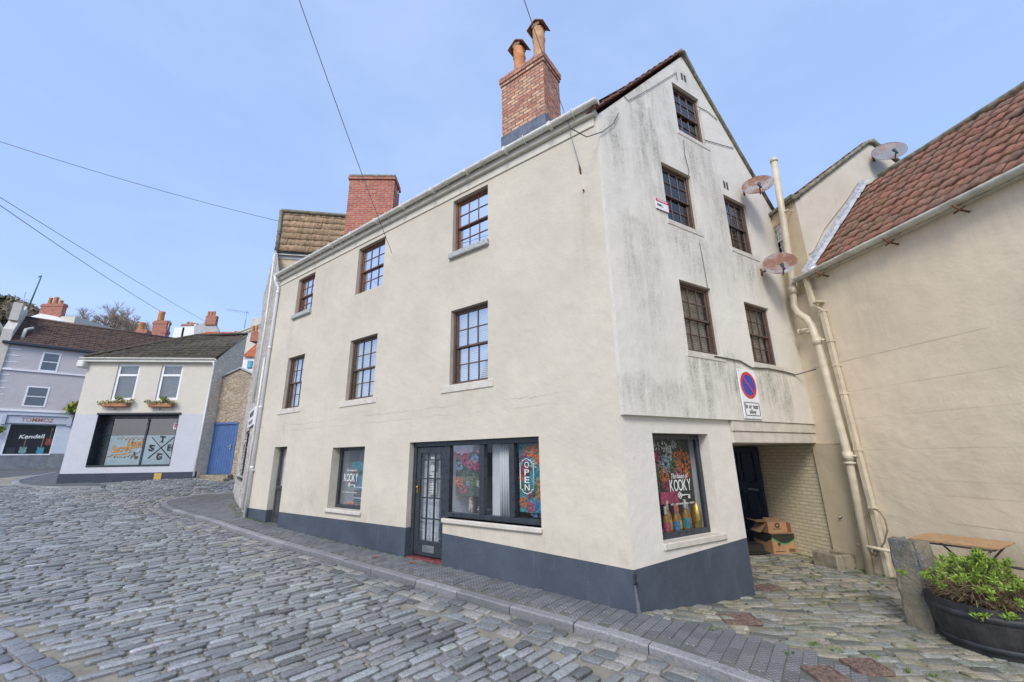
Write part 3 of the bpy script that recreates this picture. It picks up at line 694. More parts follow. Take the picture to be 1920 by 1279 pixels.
# side elevation: lower wall, jettied stained wall above
mb = MB(F2); S = (.56, 1.77, -1.09, .28)
mb.poly([(0,-1.31),(2.35,-1.20),(2.35,.5),(0,.5)], [rect(*S)]); reveal(mb, *S, .22); mb.strip([(2.35,-1.2),(2.35,.5)], 0, .45, False)
mb.build('lower_side_wall', M_low, HOUSE)
mb = MB(F2); mb.poly([(0,-2.4),(2.35,-2.4),(2.35,-1.20),(0,-1.31)]); mb.strip([(2.35,-2.4),(2.35,-1.2)], 0, .45, False); mb.build('side_plinth', M_plin, HOUSE)
GW = dict(A=(2.08,2.91,5.88,7.02), B0=(1.42,2.22,3.78,4.91), B1=(3.21,3.98,3.73,4.88), C0=(1.48,2.30,1.52,2.70), C1=(3.26,4.08,1.52,2.65))
JO = .07; FJ = F2.sub(0, -JO)
mb = MB(FJ); verge = [(-.0,5.22),(2.56,7.95),(5.0,5.12),(5.0,.5),(0,.5)]
mb.poly(verge, [rect(*v) for v in GW.values()]); mb.strip(verge, 0, JO+.12)
for v in GW.values(): reveal(mb, *v, .2)
mb.build('gable_wall', M_gab, HOUSE)
mb = MB(F2); mb.cbox(2.352, 5.02, -.05, .25, .33, .498, .01); mb.cbox(2.352, 5.02, -.03, .3, .15, .328, .01); mb.build('lintel_beam', M_sill, HOUSE)
mb = MB(F2); mb.box(2.36, 6.2, .3, 4.5, .16, .25); mb.build('passage_ceiling', M_low, HOUSE)
mb = MB(); 
q = [F2(2.35,.45,-2.4), F2(2.35,.45,.2)]; e = (q[0][0]+D3[0]*6, q[0][1]+D3[1]*6)
mb.add([q[0], (e[0],e[1],q[0][2]), (e[0],e[1],q[1][2]), q[1]], [(0,1,2,3)]); mb.build('passage_wall', M_low, HOUSE)
# windows
wl = {'W0':('net',.45,True),'W1':('slat',.95,False),'W2':('slat',.9,True),'X0':('slat',1,False),'X1':('slat',1,False),'X2':('net',1,False)}
for k,(bk,bf,sl) in wl.items():
    v = FW[k]; d = .075
    if sl: sl_ = (v[0]-.03, v[1]+.05, v[2]-.02, v[2]+.10, .07, M_gsill)
    elif k == 'W1': sl_ = None
    else: sl_ = (v[0]-.12, v[1]+.2, v[2]-.13, v[2]+.005, .02, M_sill)
    vv = (v[0], v[1], v[2]+(.1 if sl else 0), v[3])
    sash(HOUSE, F1, *vv, d, 3, 2, 2, M_brown if k[0]=='W' else M_brown2, (bk, bf), sill=sl_, glass=G_up if k[0]=='W' else G_low)
for k,bl in {'A':None,'B0':None,'B1':('net',.5),'C0':('slat',1),'C1':('slat',1)}.items():
    v = GW[k]; sash(HOUSE, FJ, *v, .05, 3, 2, 2, M_brown2, bl, glass=G_low if k[0]=='C' else G_up, sill=(v[0]-.05, v[1]+.12, v[2]-.10, v[2]+.004, .012, M_sill))
M_casc = paint('cream_fascia', (.64, .60, .50), .6, .06, 5, dirt=((.40,.36,.27), .35))
# eaves: fascia, moulding, gutter and brackets
mb = MB(F1); mb.cbox(-.02, 10.45, -.09, .25, 5.225, 5.36, .008); mb.cbox(.02, 10.42, -.022, .0, 5.06, 5.222, .008); mb.build('fascia', M_casc, HOUSE)
mb = MB(F1); gutter(mb, [(-.12+i*2.64, -.160, 5.375 + (.006 if i%2 else 0)) for i in range(5)], .062)
x = .3
while x < 10.4: mb.tube([(x,-.115,5.27),(x,-.172,5.30),(x,-.24,5.35),(x,-.24,5.385)], .009, 5); mb.box(x+.4, x+.46, -.240, -.092, 5.303, 5.385); x += .95
mb.box(-.128,-.118,-.235,-.092,5.31,5.38); mb.build('gutter', M_gut, HOUSE)
mb = MB(F1); mb.tube([(10.36,-.19,5.33),(10.36,-.17,5.18),(10.33,-.07,5.0),(10.33,-.07,-1.42)], .036, 10)
for z in (4.8, 3.1, 1.4, -.2): mb.tube([(10.33,-.07,z),(10.33,-.07,z+.06)], .046, 10)
mb.cbox(10.26,10.40,-.08,.0,-.25,-.22,.004); mb.build('downpipe', M_white, HOUSE)
# roof (ridge drops gently away from the street corner)
ap = Vector(FJ(2.56,.04,8.0)); ridge_end = ap + Vector((D1[0]*9.4, D1[1]*9.4, -1.15))
e0 = Vector(F1(-.06,-.10,5.40)); e1 = Vector(F1(10.4,-.10,5.40))
Bv = ap - e0; Bv2 = Bv - Vector((*D1,0))*(Bv @ Vector((*D1,0)))
mb = MB(); mb.add([e0, e1, ridge_end, ap], [(0,1,2,3)]); back = Vector(FJ(5.08,.05,5.10)); bend = back + Vector((D1[0]*9, D1[1]*9, 0)); mb.add([back, bend, ridge_end, ap], [(0,1,2,3)])
mb.build('roof', T_main, HOUSE)
def vtiles(P, Q, n, out, mat, name, w=.2, th=.03, par=None):
    mb = MB(); P, Q = Vector(P), Vector(Q); d = (Q-P)/n; up = Vector((0,0,1)); dn = d.normalized(); nn = dn.cross(Vector(out)).normalized()
    if nn.z < 0: nn = -nn
    cols = []
    for i in range(n):
        a = P + d*i + nn*random.uniform(.0,.012); b = a + d*1.12 - nn*.02; o = Vector(out)
        k = len(mb.v); pts = []
        for q, h in ((a, .035), (b, .02)): pts += [tuple(q - o*.03), tuple(q + o*w), tuple(q + o*w + nn*h), tuple(q - o*.03 + nn*h)]
        mb.add(pts, [(0,1,2,3),(4,7,6,5),(0,4,5,1),(1,5,6,2),(2,6,7,3),(3,7,4,0)]); cols += [random.random()]*8
    o_ = mb.build(name, mat, par); at = o_.data.attributes.new('rnd','FLOAT','POINT'); at.data.foreach_set('value', cols); return o_
inw = (N2[0], N2[1], 0)
vtiles(FJ(-.10,-.02,5.25), FJ(2.50,-.02,8.0), 14, inw, T_main, 'verge_tiles', par=HOUSE)
mb = MB(); mb.tube([FJ(2.45,-.03,7.95), FJ(2.56,-.03,8.02), FJ(2.9,-.02,7.63), FJ(4.0,-.02,6.33), FJ(5.12,-.02,5.05)], [.05,.06,.04,.04,.035], 7)
mb.tube([FJ(2.56,-.04,8.03), FJ(2.53,.5,8.04), tuple(ridge_end+Vector((0,0,.02)))], .08, 8); mb.build('ridge_and_verge_mortar', M_ridge, HOUSE)
# street chimney, corner end
FC = F1.sub(0, .33)
ch = MB(FC); ch.box(1.10, 2.13, 0, .62, 5.2, 7.48); ch.cbox(1.08, 2.15, -.02, .64, 7.48, 7.56, .006); ch.cbox(1.06,2.17,-.04,.66,7.562,7.70,.006)
CH = ch.build('chimney_stack', M_pinkbr, HOUSE); CH['label'] = 'pink and buff brick chimney stack above the street corner end'
mb = MB(FC); mb.box(1.085,2.145,-.015,.635,5.2,6.22)
for i in range(5): mb.box(1.085+i*.21,1.09+i*.21+.008,-.022,-.0145,5.3,6.21)
mb.build('lead_flashing', M_lead, CH)
mb = MB(FC); mb.cbox(1.12,2.10,.02,.6,7.70,7.76,.03); mb.build('flaunching', M_ridge, CH)
p = FC(1.35,.3,0); po = chimney_pot(CH, p[0], p[1], 7.75+EYE, .15, 1.12, M_terra2, 1)
p2 = FC(1.86,.3,0); po2 = chimney_pot(CH, p2[0], p2[1], 7.75+EYE, .15, .95, M_terra, 1)
def cowl(parent, x, y, z, r):
    mb = MB(at_frame((x, y), math.atan2(D1[1], D1[0]), 1, z)); n = 8; L = [( -r*1.5+3*r*i/n, .16*(1-abs(2*i/n-1)**1.2)) for i in range(n+1)]
    pts = []; 
    for (a, c) in L: pts += [(a,-r*1.15,c),(a,r*1.15,c),(a,-r*1.15,c-.02),(a,r*1.15,c-.02)]
    fs = []
    for i in range(n): a=4*i; fs += [(a,a+4,a+5,a+1),(a+2,a+3,a+7,a+6),(a,a+2,a+6,a+4),(a+1,a+5,a+7,a+3)]
    mb.add(pts, fs); mb.box(-r*.7,r*.7,-r*.9,-r*.85,0,.1); mb.box(-r*.7,r*.7,r*.85,r*.9,0,.1); mb.build('cowl', paint('brown_clay_cowl', (.30,.17,.10), .8, .35, 12), parent)
cowl(CH, p[0], p[1], 7.75+EYE+1.02, .135); cowl(CH, p2[0], p2[1], 7.75+EYE+.86, .135)
# second chimney, far end
q0_ = atY(655, 345, 10.3); FC2 = Frame(np.array([q0_.x, q0_.y]), unit(88), np.array([-math.cos(R(88)), math.sin(R(88))]))
FC2.N = np.array([-FC2.D[1], FC2.D[0]]); w2_ = FC2.hit(739, 350)[0]; zt_ = FC2.hit(697, 336)[1]
ch = MB(FC2); ch.box(0, w2_, 0, .6, 4.6, zt_-.02); ch.cbox(-.04,w2_+.04,-.04,.64,zt_-.02,zt_+.06,.01)
CH2 = ch.build('chimney_stack', M_redbr, HOUSE); CH2['label'] = 'broad red brick chimney stack without pots'
mb = MB(FC2); mb.cbox(-.03,w2_+.03,-.03,.63,zt_+.06,zt_+.15,.02); mb.build('flaunching', M_ridge, CH2)
mb = MB(FC2); mb.box(w2_-.20,w2_+.012,-.014,.3,4.7,5.55); mb.build('lead_flashing', M_lead, CH2)
mb = MB(FC2); mb.tube([(w2_,.1,zt_-.35),(w2_+.10,.1,zt_-.38),(w2_+.12,.1,zt_-.3)], .012, 6); mb.tube([(w2_+.1,.1,zt_-.38),(w2_+.1,.1,zt_-.45)], .025, 6); mb.build('line_bracket', M_galv, CH2)
# paired vent slots
for (s_, z_) in ((2.50,7.36),(3.36,5.13)):
    mb = MB(FJ); mb.box(s_-.075,s_-.02,-.004,.02,z_-.085,z_+.085); mb.box(s_+.02,s_+.075,-.004,.02,z_-.085,z_+.085); mb.build('wall_vent', M_room, HOUSE)
# shopfront: door, fixed lights
def bars(mb, a0, a1, z0, z1, d, cols, rows, w, th=.03):
    for i in range(1, cols): x = a0+(a1-a0)*i/cols; mb.cbox(x-w/2, x+w/2, d, d+th, z0, z1, .004)
    zz = [z0+(z1-z0)*r for r in rows]
    for z in zz: mb.cbox(a0, a1, d+.002, d+th-.002, z-w/2, z+w/2, .004)
mb = MB(F1)    # door surround and window frames
for (a0,a1,z0,z1) in ((4.02,4.098,-1.62,.2),(3.17,3.27,-1.62,.2),(1.272,1.34,-.945,.2),(2.40,2.50,-.87,.2),(1.80,1.90,-.87,.2)): mb.cbox(a0,a1,.10,.2,z0,z1)
mb.cbox(1.272,4.098,.09,.2,.2,.278); mb.cbox(1.34,3.17,.095,.2,-.945,-.87)
SF = mb.build('shopfront_frame', M_black, HOUSE)
mb = MB(F1)
for (a0,a1) in ((1.34,1.80),(1.90,2.40),(2.50,3.17)): mb.add([(a0,.15,-.87),(a1,.15,-.87),(a1,.15,.2),(a0,.15,.2)],[(0,1,2,3)])
mb.build('glass', G_shop, SF)
mb = MB(F1); mb.cbox(1.25,3.19,-.05,.12,-1.02,-.95,.012); mb.build('sill', M_sill, SF)
mb = MB(F1)
mb.cbox(3.275,3.37,.12,.17,-1.60,.19); mb.cbox(3.92,4.015,.12,.17,-1.60,.19); mb.cbox(3.37,3.92,.121,.169,.08,.19); mb.cbox(3.37,3.92,.121,.169,-1.60,-1.36)
bars(mb, 3.37, 3.92, -1.36, .08, .125, 3, (.242, .477, .70, .922), .022)
DR = mb.build('door', M_black, HOUSE); DR['label'] = 'black glazed shop door with fifteen panes and a letter plate'
mb = MB(F1); mb.add([(3.37,.145,-1.36),(3.92,.145,-1.36),(3.92,.145,.08),(3.37,.145,.08)],[(0,1,2,3)]); mb.build('glass', G_shop, DR)
mb = MB(F1); mb.cbox(3.50,3.78,.108,.14,-1.54,-1.43,.005); mb.build('letter_plate', M_galv, DR)
mb = MB(F1); mb.ball((3.96,.10,-.50),.025); mb.cbox(3.945,3.975,.10,.121,-.60,-.47,.004); mb.build('handle', paint('brass', (.55,.33,.08), .3, .1, 9, metal=1), DR)
mb = MB(F1); mb.cbox(3.20,4.09,.015,.25,-1.75,-1.62,.015); mb.build('door_step', paint('red_step_paint', (.17,.045,.042), .6, .3, 8), HOUSE)
# interior of the shop
def shopbox(fr, s0, s1, z0, z1, d, depth, par, back=None, side=None):
    mb = MB(fr); mb.poly(rect(s0,s1,z0,z1),(),d+depth,0); mb.strip([(s1,z0),(s1,z1)],d,d+depth,False,1); mb.strip([(s0,z0),(s0,z1)],d,d+depth,False,1); mb.strip([(s0,z1),(s1,z1)],d,d+depth,False,0); mb.strip([(s0,z0),(s1,z0)],d,d+depth,False,1)
    return mb.build('display_bay', [back or M_room, side or M_roomg], par)
M_dark = paint('shop_dark', (.07,.07,.075), .8, .2, 3); M_pale = paint('shop_pale', (.50,.52,.55), .8, .06, 3)
shopbox(F1, 1.29, 3.18, -.93, .27, .2, .42, HOUSE, M_dark, M_pale); shopbox(F1, 3.21, 4.08, -1.6, .27, .24, 1.2, HOUSE, M_dark, M_pale)
mb = MB(F1); mb.box(2.12,2.38,.3,.33,-.9,.24,0); mb.build('white_panel', M_pale, HOUSE)
mb = MB(F1)
for i in range(6): mb.tube([(1.93+.0+i*.05,.28,-.9),(1.93+i*.05,.28,.24)],.026,6)
mb.build('drape', M_pale, HOUSE)
mb = MB(F1); mb.box(3.56,4.05,.26,.28,-1.55,.24); mb.build('door_curtain', M_pale, HOUSE)
# small shop window and side shop window
def fixedwin(fr, s0, s1, z0, z1, d, par, name, fwid=.07, sill=True, mat=None):
    mb = MB(fr); o=.003; s0+=o;s1-=o;z0+=o;z1-=o
    mb.cbox(s0,s0+fwid,d,d+.06,z0,z1); mb.cbox(s1-fwid,s1,d,d+.06,z0,z1); mb.cbox(s0+fwid,s1-fwid,d+.001,d+.06,z1-fwid,z1); mb.cbox(s0+fwid,s1-fwid,d+.001,d+.06,z0,z0+fwid)
    w = mb.build(name, mat or M_black, par); g = MB(fr); g.add([(s0+fwid,d+.035,z0+fwid),(s1-fwid,d+.035,z0+fwid),(s1-fwid,d+.035,z1-fwid),(s0+fwid,d+.035,z1-fwid)],[(0,1,2,3)]); g.build('glass', G_shop, w); return w
KW = fixedwin(F1, *FW['K'], .18, HOUSE, 'shop_window'); KW['label'] = 'smaller shop window between two doors'
sill_(KW, F1, 5.42, 6.68, -1.06, -.985, .05); shopbox(F1, 5.49, 6.63, -.97, .24, .24, .42, HOUSE, M_pale, M_pale)
SW = fixedwin(F2, *S, .16, HOUSE, 'shop_window'); SW['label'] = 'shop window on the side wall beside the alley'
sill_(SW, F2, .55, 1.86, -1.17, -1.085, .03); shopbox(F2, .58, 1.75, -1.07, .27, .225, .7, HOUSE, paint('shop_mauve',(.20,.16,.17),.8,.2,3), M_pale)
# narrow door
mb = MB(F1); a0,a1=8.70,9.33; mb.cbox(a0,a0+.05,.14,.22,-1.6,.325); mb.cbox(a1-.05,a1,.14,.22,-1.6,.325); mb.cbox(a0+.05,a1-.05,.14,.22,.27,.325); mb.cbox(a0+.05,a1-.05,.14,.22,-.69,-.62); mb.box(a0+.05,a1-.05,.165,.19,-1.7,-.69)
ND = mb.build('narrow_door', paint('grey_black_door', (.06,.065,.075), .5, .3, 8, dirt=((.28,.13,.05),.25)), HOUSE)
g = MB(F1); g.add([(a0+.05,.175,-.62),(a1-.05,.175,-.62),(a1-.05,.175,.27),(a0+.05,.175,.27)],[(0,1,2,3)]); g.build('glass', G_shop, ND)
roombox(ND, F1, a0, a1, -.69, .3, .222, .03, M_net, 'curtain')
mb = MB(F1); rs=[(8.86,-1.62),(8.92,-1.62),(8.94,-1.3),(8.90,-1.05),(8.87,-1.3)]; mb.slab(rs,.162,.1645); mb.build('rust_patch', M_rust, ND)
# corner padlock ring
mb = MB(F2); mb.cbox(-.03,.02,-.025,-.002,-1.45,-1.34,.006); mb.tube([(-.01,-.03,-1.39),(-.01,-.055,-1.41),(-.01,-.055,-1.44),(-.01,-.025,-1.46)],.008,6); mb.build('corner_bracket', M_black, HOUSE)
mb = MB(F2); mb.slab([(-.004,-1.47),(.012,-1.47),(.03,-1.60),(.062,-1.78),(.0,-1.78)],-.0028,-.0006)
mb.slab([(.05,-1.86),(.30,-1.84),(.9,-1.86),(.9,-1.95),(0,-1.95),(0,-1.80)],-.0026,-.0006); mb.build('salt_stain', paint('salt_bloom',(.20,.225,.25),.9,.35,30), HOUSE)
# ================================================================ POSTERS, LETTERING AND GOODS IN THE SHOP WINDOWS
M_ink = paint('white_vinyl', (.75,.76,.74), .6, .02, 5)
fl = dict(pink=(.55,.06,.16), rose=(.60,.16,.22), orange=(.80,.20,.03), blue=(.05,.22,.50), sky=(.35,.50,.65), green=(.02,.05,.03), leaf=(.12,.22,.08), white=(.7,.7,.66), gold=(.55,.36,.06), teal=(.05,.30,.36), mauve=(.35,.12,.25), yellow=(.75,.5,.06), cream=(.6,.5,.36))
FM = {k: paint('print_'+k, tuple(.75*x+.03 for x in v), .6, .5, 30) for k, v in fl.items()}; FK = list(fl); FML = [FM[k] for k in FK]
def petals(mb, a, b, c, r, mi, n=30):
    r *= 1.15
    for k in range(n*4):
        t = random.uniform(0, 6.28); rr = r*random.uniform(.15,1)**.7; x, z = a+rr*math.cos(t), c+rr*math.sin(t); l = r*.25; w = l*.42; ca, sa = math.cos(t), math.sin(t); bb = b - random.uniform(0,.015)*(1.2-rr/r) - k*.00012
        mb.add([(x-ca*l*.5,bb,z-sa*l*.5),(x+sa*w,bb-.002,z-ca*w),(x+ca*l*.5,bb,z+sa*l*.5),(x-sa*w,bb-.002,z+ca*w)],[(0,1,2,3)],mi)
def poster(par_fr, s0, s1, z0, z1, d, flowers, label, board='green', flip=True):
    mb = MB(par_fr); mb.box(s0,s1,d,d+.004,z0,z1,FK.index(board))
    for (a,c,r,k) in flowers: petals(mb,a,d-.003,c,r,FK.index(k))
    o = mb.build('flower_poster', FML); tag(o, label, 'poster'); return o
random.seed(11)
FLs = [(.78,-.02,.13,'pink'),(1.2,-.10,.14,'orange'),(.62,-.14,.08,'orange'),(.95,-.14,.10,'sky'),(.92,-.28,.08,'orange'),(1.12,-.26,.07,'rose'),(.93,-.42,.07,'pink'),(.72,-.42,.12,'rose'),(.66,-.52,.10,'rose'),(.64,-.28,.08,'blue'),(1.0,.0,.08,'white'),(.8,-.25,.09,'leaf'),(1.05,-.15,.10,'leaf'),(1.25,-.3,.06,'orange'),(.8,.15,.05,'white'),(1.1,.14,.05,'white')]
PW_ = F2.hit(1299,900,.34)[0]; FLs = [(.62+(a-.6)*(PW_-.62)/.74, c, r*1.15, k) for a,c,r,k in FLs]
poster(F2, .60, PW_, -.68, .24, .34, FLs, 'flower print hanging behind the lettering of the side shop window')
mb = MB(F2)
for i in range(60): a=random.uniform(.7,1.3); c=random.uniform(.05,.22); mb.box(a,a+.016,.325,.328,c,c+random.uniform(.01,.035))
o = mb.build('blossom_sprigs', M_ink, bpy.data.objects['flower_poster'])
mb = MB(F2); mb.box(F2.hit(1240,940,.32)[0],F2.hit(1275,940,.32)[0],.322,.326,-.68,-.52); o = mb.build('pink_card', FM['pink']); tag(o, 'plain magenta card below the flowers in the side shop window', 'card')
def lettering(name, fr, d, items, label, mat=M_ink, flip=False, parent=None):
    mb = MB(fr)
    for it in items: add_text(mb, it[0], it[1], d, it[2], it[3], it[4], *(it[5:]), flip=flip)
    o = mb.build(name, mat, parent)
    if not parent: tag(o, label, 'lettering')
    else: o['label'] = label
    return o
def key(mb, a, b, c, w, sg=1):
    for k in range(4):
        t = k*math.pi/2; mb.tube([(a-sg*w*.38+.022*math.cos(t)*1.1+.02*math.cos(t+x),b,c+.022*math.sin(t)*1.1+.02*math.sin(t+x)) for x in np.linspace(0,6.28,9)],.0045,5)
    mb.tube([(a-sg*w*.25,b,c),(a+sg*w*.5,b,c)],.007,6); mb.box(a+sg*w*.36,a+sg*w*.40,b-.004,b+.004,c-.05,c); mb.box(a+sg*w*.46,a+sg*w*.5,b-.004,b+.004,c-.05,c)
DG = .188
k0,kz = F2.hit(1255,911,DG); k1,_ = F2.hit(1296,911,DG); kw = (k1-k0)/5; kz2 = F2.hit(1277,892,DG)[1]; kz3 = F2.hit(1283,928,DG); kz4 = F2.hit(1280,944,DG)
SL_ = [(ch_,k0+kw*(i+.5),kz,kw*(1.0 if ch_=='O' else .8),.155) for i,ch_ in enumerate('KOOKY')] + [('The house of',(k0+k1)/2,kz2,.36,.07,0,0,.25),('GIFTS   HOMEWARE   CARDS   DESIGN',kz4[0],kz4[1],.5,.022)]
lt = lettering('window_lettering', F2, DG, SL_, 'white shop name lettering with a key on the side window', parent=SW)
mb = MB(F2); key(mb, kz3[0], DG, kz3[1], .24); mb.build('key_emblem', M_ink, lt)
F1m = F1
k0,kz = F1.hit(645,895,.207); k1,_ = F1.hit(672,893,.207); kw = (k1-k0)/5
lt2 = lettering('window_lettering', F1, .207, [(ch_,k0+kw*(i+.5),kz,abs(kw)*(1.0 if ch_=='O' else .8),.16) for i,ch_ in enumerate('KOOKY')] + [('The house of',(k0+k1)/2,kz+.15,.36,.05,0,0,.25),('GIFTS   HOMEWARE   CARDS   DESIGN',(k0+k1)/2,kz-.30,.5,.02)], 'white shop name lettering on the small window', parent=KW, flip=True)
mb = MB(F1); key(mb, (k0+k1)/2-.05, .207, kz-.15, .24, -1); mb.build('key_emblem', M_ink, lt2)
# OPEN sign
mb = MB(F1); a, c = F1.hit(988,893,.165); w, h = .12, .225
ol = [(-w,-h+.04),(-w+.035,-h+.035),(-w+.045,-h),(-.04,-h-.01),(0,-h-.03),(.04,-h-.01),(w-.045,-h),(w-.035,-h+.035),(w,-h+.04),(w,h-.04),(w-.035,h-.035),(w-.045,h),(.04,h+.01),(0,h+.03),(-.04,h+.01),(-w+.045,h),(-w+.035,h-.035),(-w,h-.04),(-w,-h+.04)]
mb.tube([(a+x,.165,c+z) for x,z in ol], .0065, 6)
for i,chh in enumerate('OPEN'): add_text(mb, chh, a, .165, c+.165-i*.108, .085, .088, .006, flip=True)
mb.build('open_sign', M_ink); tag(bpy.data.objects['open_sign'], 'white outlined sign reading OPEN downward inside the shop window', 'sign')
mb = MB(F1); mb.box(3.58,3.73,.19,.194,-.23,.02); mb.box(3.55,3.78,.19,.194,-.62,-.25); CS = mb.build('closed_notice', paint('notice_card',(.66,.66,.64),.7,.05,4)); tag(CS, 'white cards reading CLOSED and opening hours hanging inside the glazed door', 'notice')
mb = MB(F1); add_text(mb,'CLOSED',3.655,.188,-.10,.13,.045,.01,flip=True)
for i in range(8): mb.box(3.57,3.64,.186,.189,-.60+i*.042,-.585+i*.042); mb.box(3.67,3.75,.186,.189,-.60+i*.042,-.588+i*.042)
mb.build('print', M_black, CS)
random.seed(5)
poster(F1, 1.345, 1.80, -.80, .19, .24, [(1.45,.05,.11,'orange'),(1.6,.08,.08,'orange'),(1.38,-.05,.08,'orange'),(1.7,-.02,.08,'mauve'),(1.68,-.2,.08,'pink'),(1.74,-.3,.06,'orange'),(1.42,-.25,.07,'teal'),(1.38,-.4,.09,'orange'),(1.5,-.5,.08,'leaf'),(1.4,-.55,.08,'orange'),(1.6,-.55,.05,'pink'),(1.7,-.45,.06,'leaf'),(1.45,-.7,.08,'blue'),(1.6,-.72,.07,'pink'),(1.72,-.66,.07,'orange'),(1.4,.14,.08,'orange'),(1.52,-.12,.05,'white')], 'dark flower print behind the OPEN sign', 'teal')
poster(F1, 2.52, 3.14, -.62, .19, .24, [(2.85,.10,.07,'pink'),(2.6,.12,.07,'rose'),(2.7,-.02,.07,'sky'),(2.75,.08,.06,'leaf'),(2.8,-.12,.08,'rose'),(2.65,-.15,.07,'pink'),(2.72,.02,.05,'blue'),(2.92,-.05,.08,'pink'),(2.95,.13,.06,'rose'),(2.9,-.3,.08,'leaf'),(3.06,.05,.08,'rose'),(3.05,-.15,.07,'sky'),(3.05,-.4,.08,'orange'),(2.95,-.52,.07,'pink'),(2.7,-.36,.09,'leaf'),(2.6,-.42,.05,'white'),(2.85,-.42,.04,'sky')], 'flower print in the pane next to the door', 'green')
poster(F1, 5.52, 6.35, -.58, -.05, .30, [(5.62,-.2,.09,'orange'),(6.2,-.25,.07,'rose'),(6.1,-.45,.08,'blue'),(5.7,-.4,.08,'cream'),(6.0,-.28,.06,'leaf'),(6.25,-.5,.05,'orange')], 'muted collage print at the back of the small shop window', 'teal')
def bottle(fr, s, d, z, h, cm, lm, capm):
    p = fr(s, d, z); r = h*.125
    o = root('bottle', p, 'x', 'bottle', 'decorated bottles in the side shop window'); mb = MB(at_frame(p[:2], 0, 1, p[2]))
    mb.lathe([(r*.9,0),(r,.01),(r,h*.5),(r*.8,h*.6),(r*.35,h*.72),(r*.33,h*.8)],n=14,cap0=True); mb.build('glass_body', cm, o)
    mb = MB(at_frame(p[:2], 0, 1, p[2])); mb.lathe([(r*1.03,h*.12),(r*1.03,h*.42)],n=14); mb.build('label_band', lm, o)
    mb = MB(at_frame(p[:2], 0, 1, p[2])); mb.lathe([(r*.42,h*.72),(r*.42,h*.97),(r*.3,h)],n=12,cap1=True); mb.build('foil_cap', capm, o); return o
M_bot = paint('amber_glass', (.30,.16,.04), .15, .2, 5); bl = [('pink','white','bottle with a pink label at the left of the side shop window'),('gold','cream','bottle with a gold label, second in the row'),('blue','rose','bottle with a blue label and pink cap, in the middle of the row'),('yellow','orange','bottle with a yellow label and orange cap'),('teal','white','bottle with a teal label and white cap'),('rose','cream','short bottle with a rose label beside the gold bird')]
for i,(l_,c_,lab) in enumerate(bl):
    o = bottle(F2, F2.hit(1248+i*9.5,985,.30)[0], .28+.05*(i%2), -1.06, .36+.07*((i*7)%3==1), M_bot, FM[l_], FM[c_]); o['label'] = lab
bx_=F2.hit(1309,975,.36)[0]; o = root('bird_figure', F2(bx_,.36,-1.06), 'gold bird shaped jug at the end of the bottles in the side shop window', 'figure'); mb = MB(at_frame(F2(bx_,.36,0)[:2],0,1,-1.06+EYE))
mb.lathe([(.06,0),(.085,.03),(.10,.12),(.10,.2),(.075,.29),(.04,.345),(.042,.38),(.035,.42),(.015,.44)],n=16,cap0=True,cap1=True); mb.add([(.03,-.02,.39),(.03,.02,.39),(.09,0,.37)],[(0,1,2)])
mb.build('body', paint('gold_glaze',(.50,.34,.08),.35,.3,30,metal=.6), o)
o = root('dog_figure', F1(2.86,.32,-.88), 'small tan sitting dog figure in the pane next to the door', 'figure'); mb = MB(at_frame(F1(2.86,.32,0)[:2],0,1,-.88+EYE))
mb.tube([(0,.02,0),(0,.02,.08),(0,0,.16),(0,-.01,.21)],[.05,.045,.03,.028],8); mb.ball((0,-.02,.23),.034); mb.tube([(0,-.03,.23),(0,-.075,.22)],[.02,.012],6); mb.tube([(-.02,-.03,0),(-.02,-.02,.12)],.012,5); mb.tube([(.02,-.03,0),(.02,-.02,.12)],.012,5); mb.build('body', FM['cream'], o)
def giftbox(fr, s0, s1, z0, z1, d, m, lab, cat='box', nm='gift_box'):
    mb = MB(fr); mb.cbox(s0,s1,d,d+.12,z0,z1,.006); mb.box(s0-.002,s1+.002,d-.004,d+.124,(z0+z1)/2-.008,(z0+z1)/2+.008,1); o = mb.build(nm,[m,FM['white']]); tag(o,lab,cat)
giftbox(F1,2.53,2.70,-.87,-.78,.3,FM['mauve'],'mauve box by the dog figure'); giftbox(F1,1.98,2.12,-.30,.0,.44,FM['rose'],'rose pink box above the striped bag in the middle pane','box'); giftbox(F1,1.95,2.12,-.55,-.32,.45,FM['cream'],'cream bag on the shelf in the middle pane','bag','paper_bag')
giftbox(F1,1.60,1.74,-.87,-.62,.42,FM['yellow'],'yellow card box at the left of the OPEN pane'); giftbox(F1,1.36,1.50,-.87,-.60,.3,FM['pink'],'pink box in the right corner of the OPEN pane'); giftbox(F1,1.51,1.60,-.87,-.66,.28,FM['blue'],'blue box under the OPEN sign')
giftbox(F1,5.7,6.05,-.62,-.52,.26,FM['blue'],'blue bag on the dark plinth in the small shop window'); giftbox(F1,5.60,6.12,-.93,-.63,.26,M_dark,'dark display plinth in the small shop window','plinth','display_plinth')
mb = MB(F1)
for i in range(40): mb.ball((random.uniform(5.56,6.4),random.uniform(.27,.34),-.92+random.uniform(0,.03)),.03,5,0,(1.4,.6,.7))
o = mb.build('dried_leaves', FM['orange']); tag(o, 'orange dried leaves along the floor of the small shop window', 'leaves', kind='stuff')
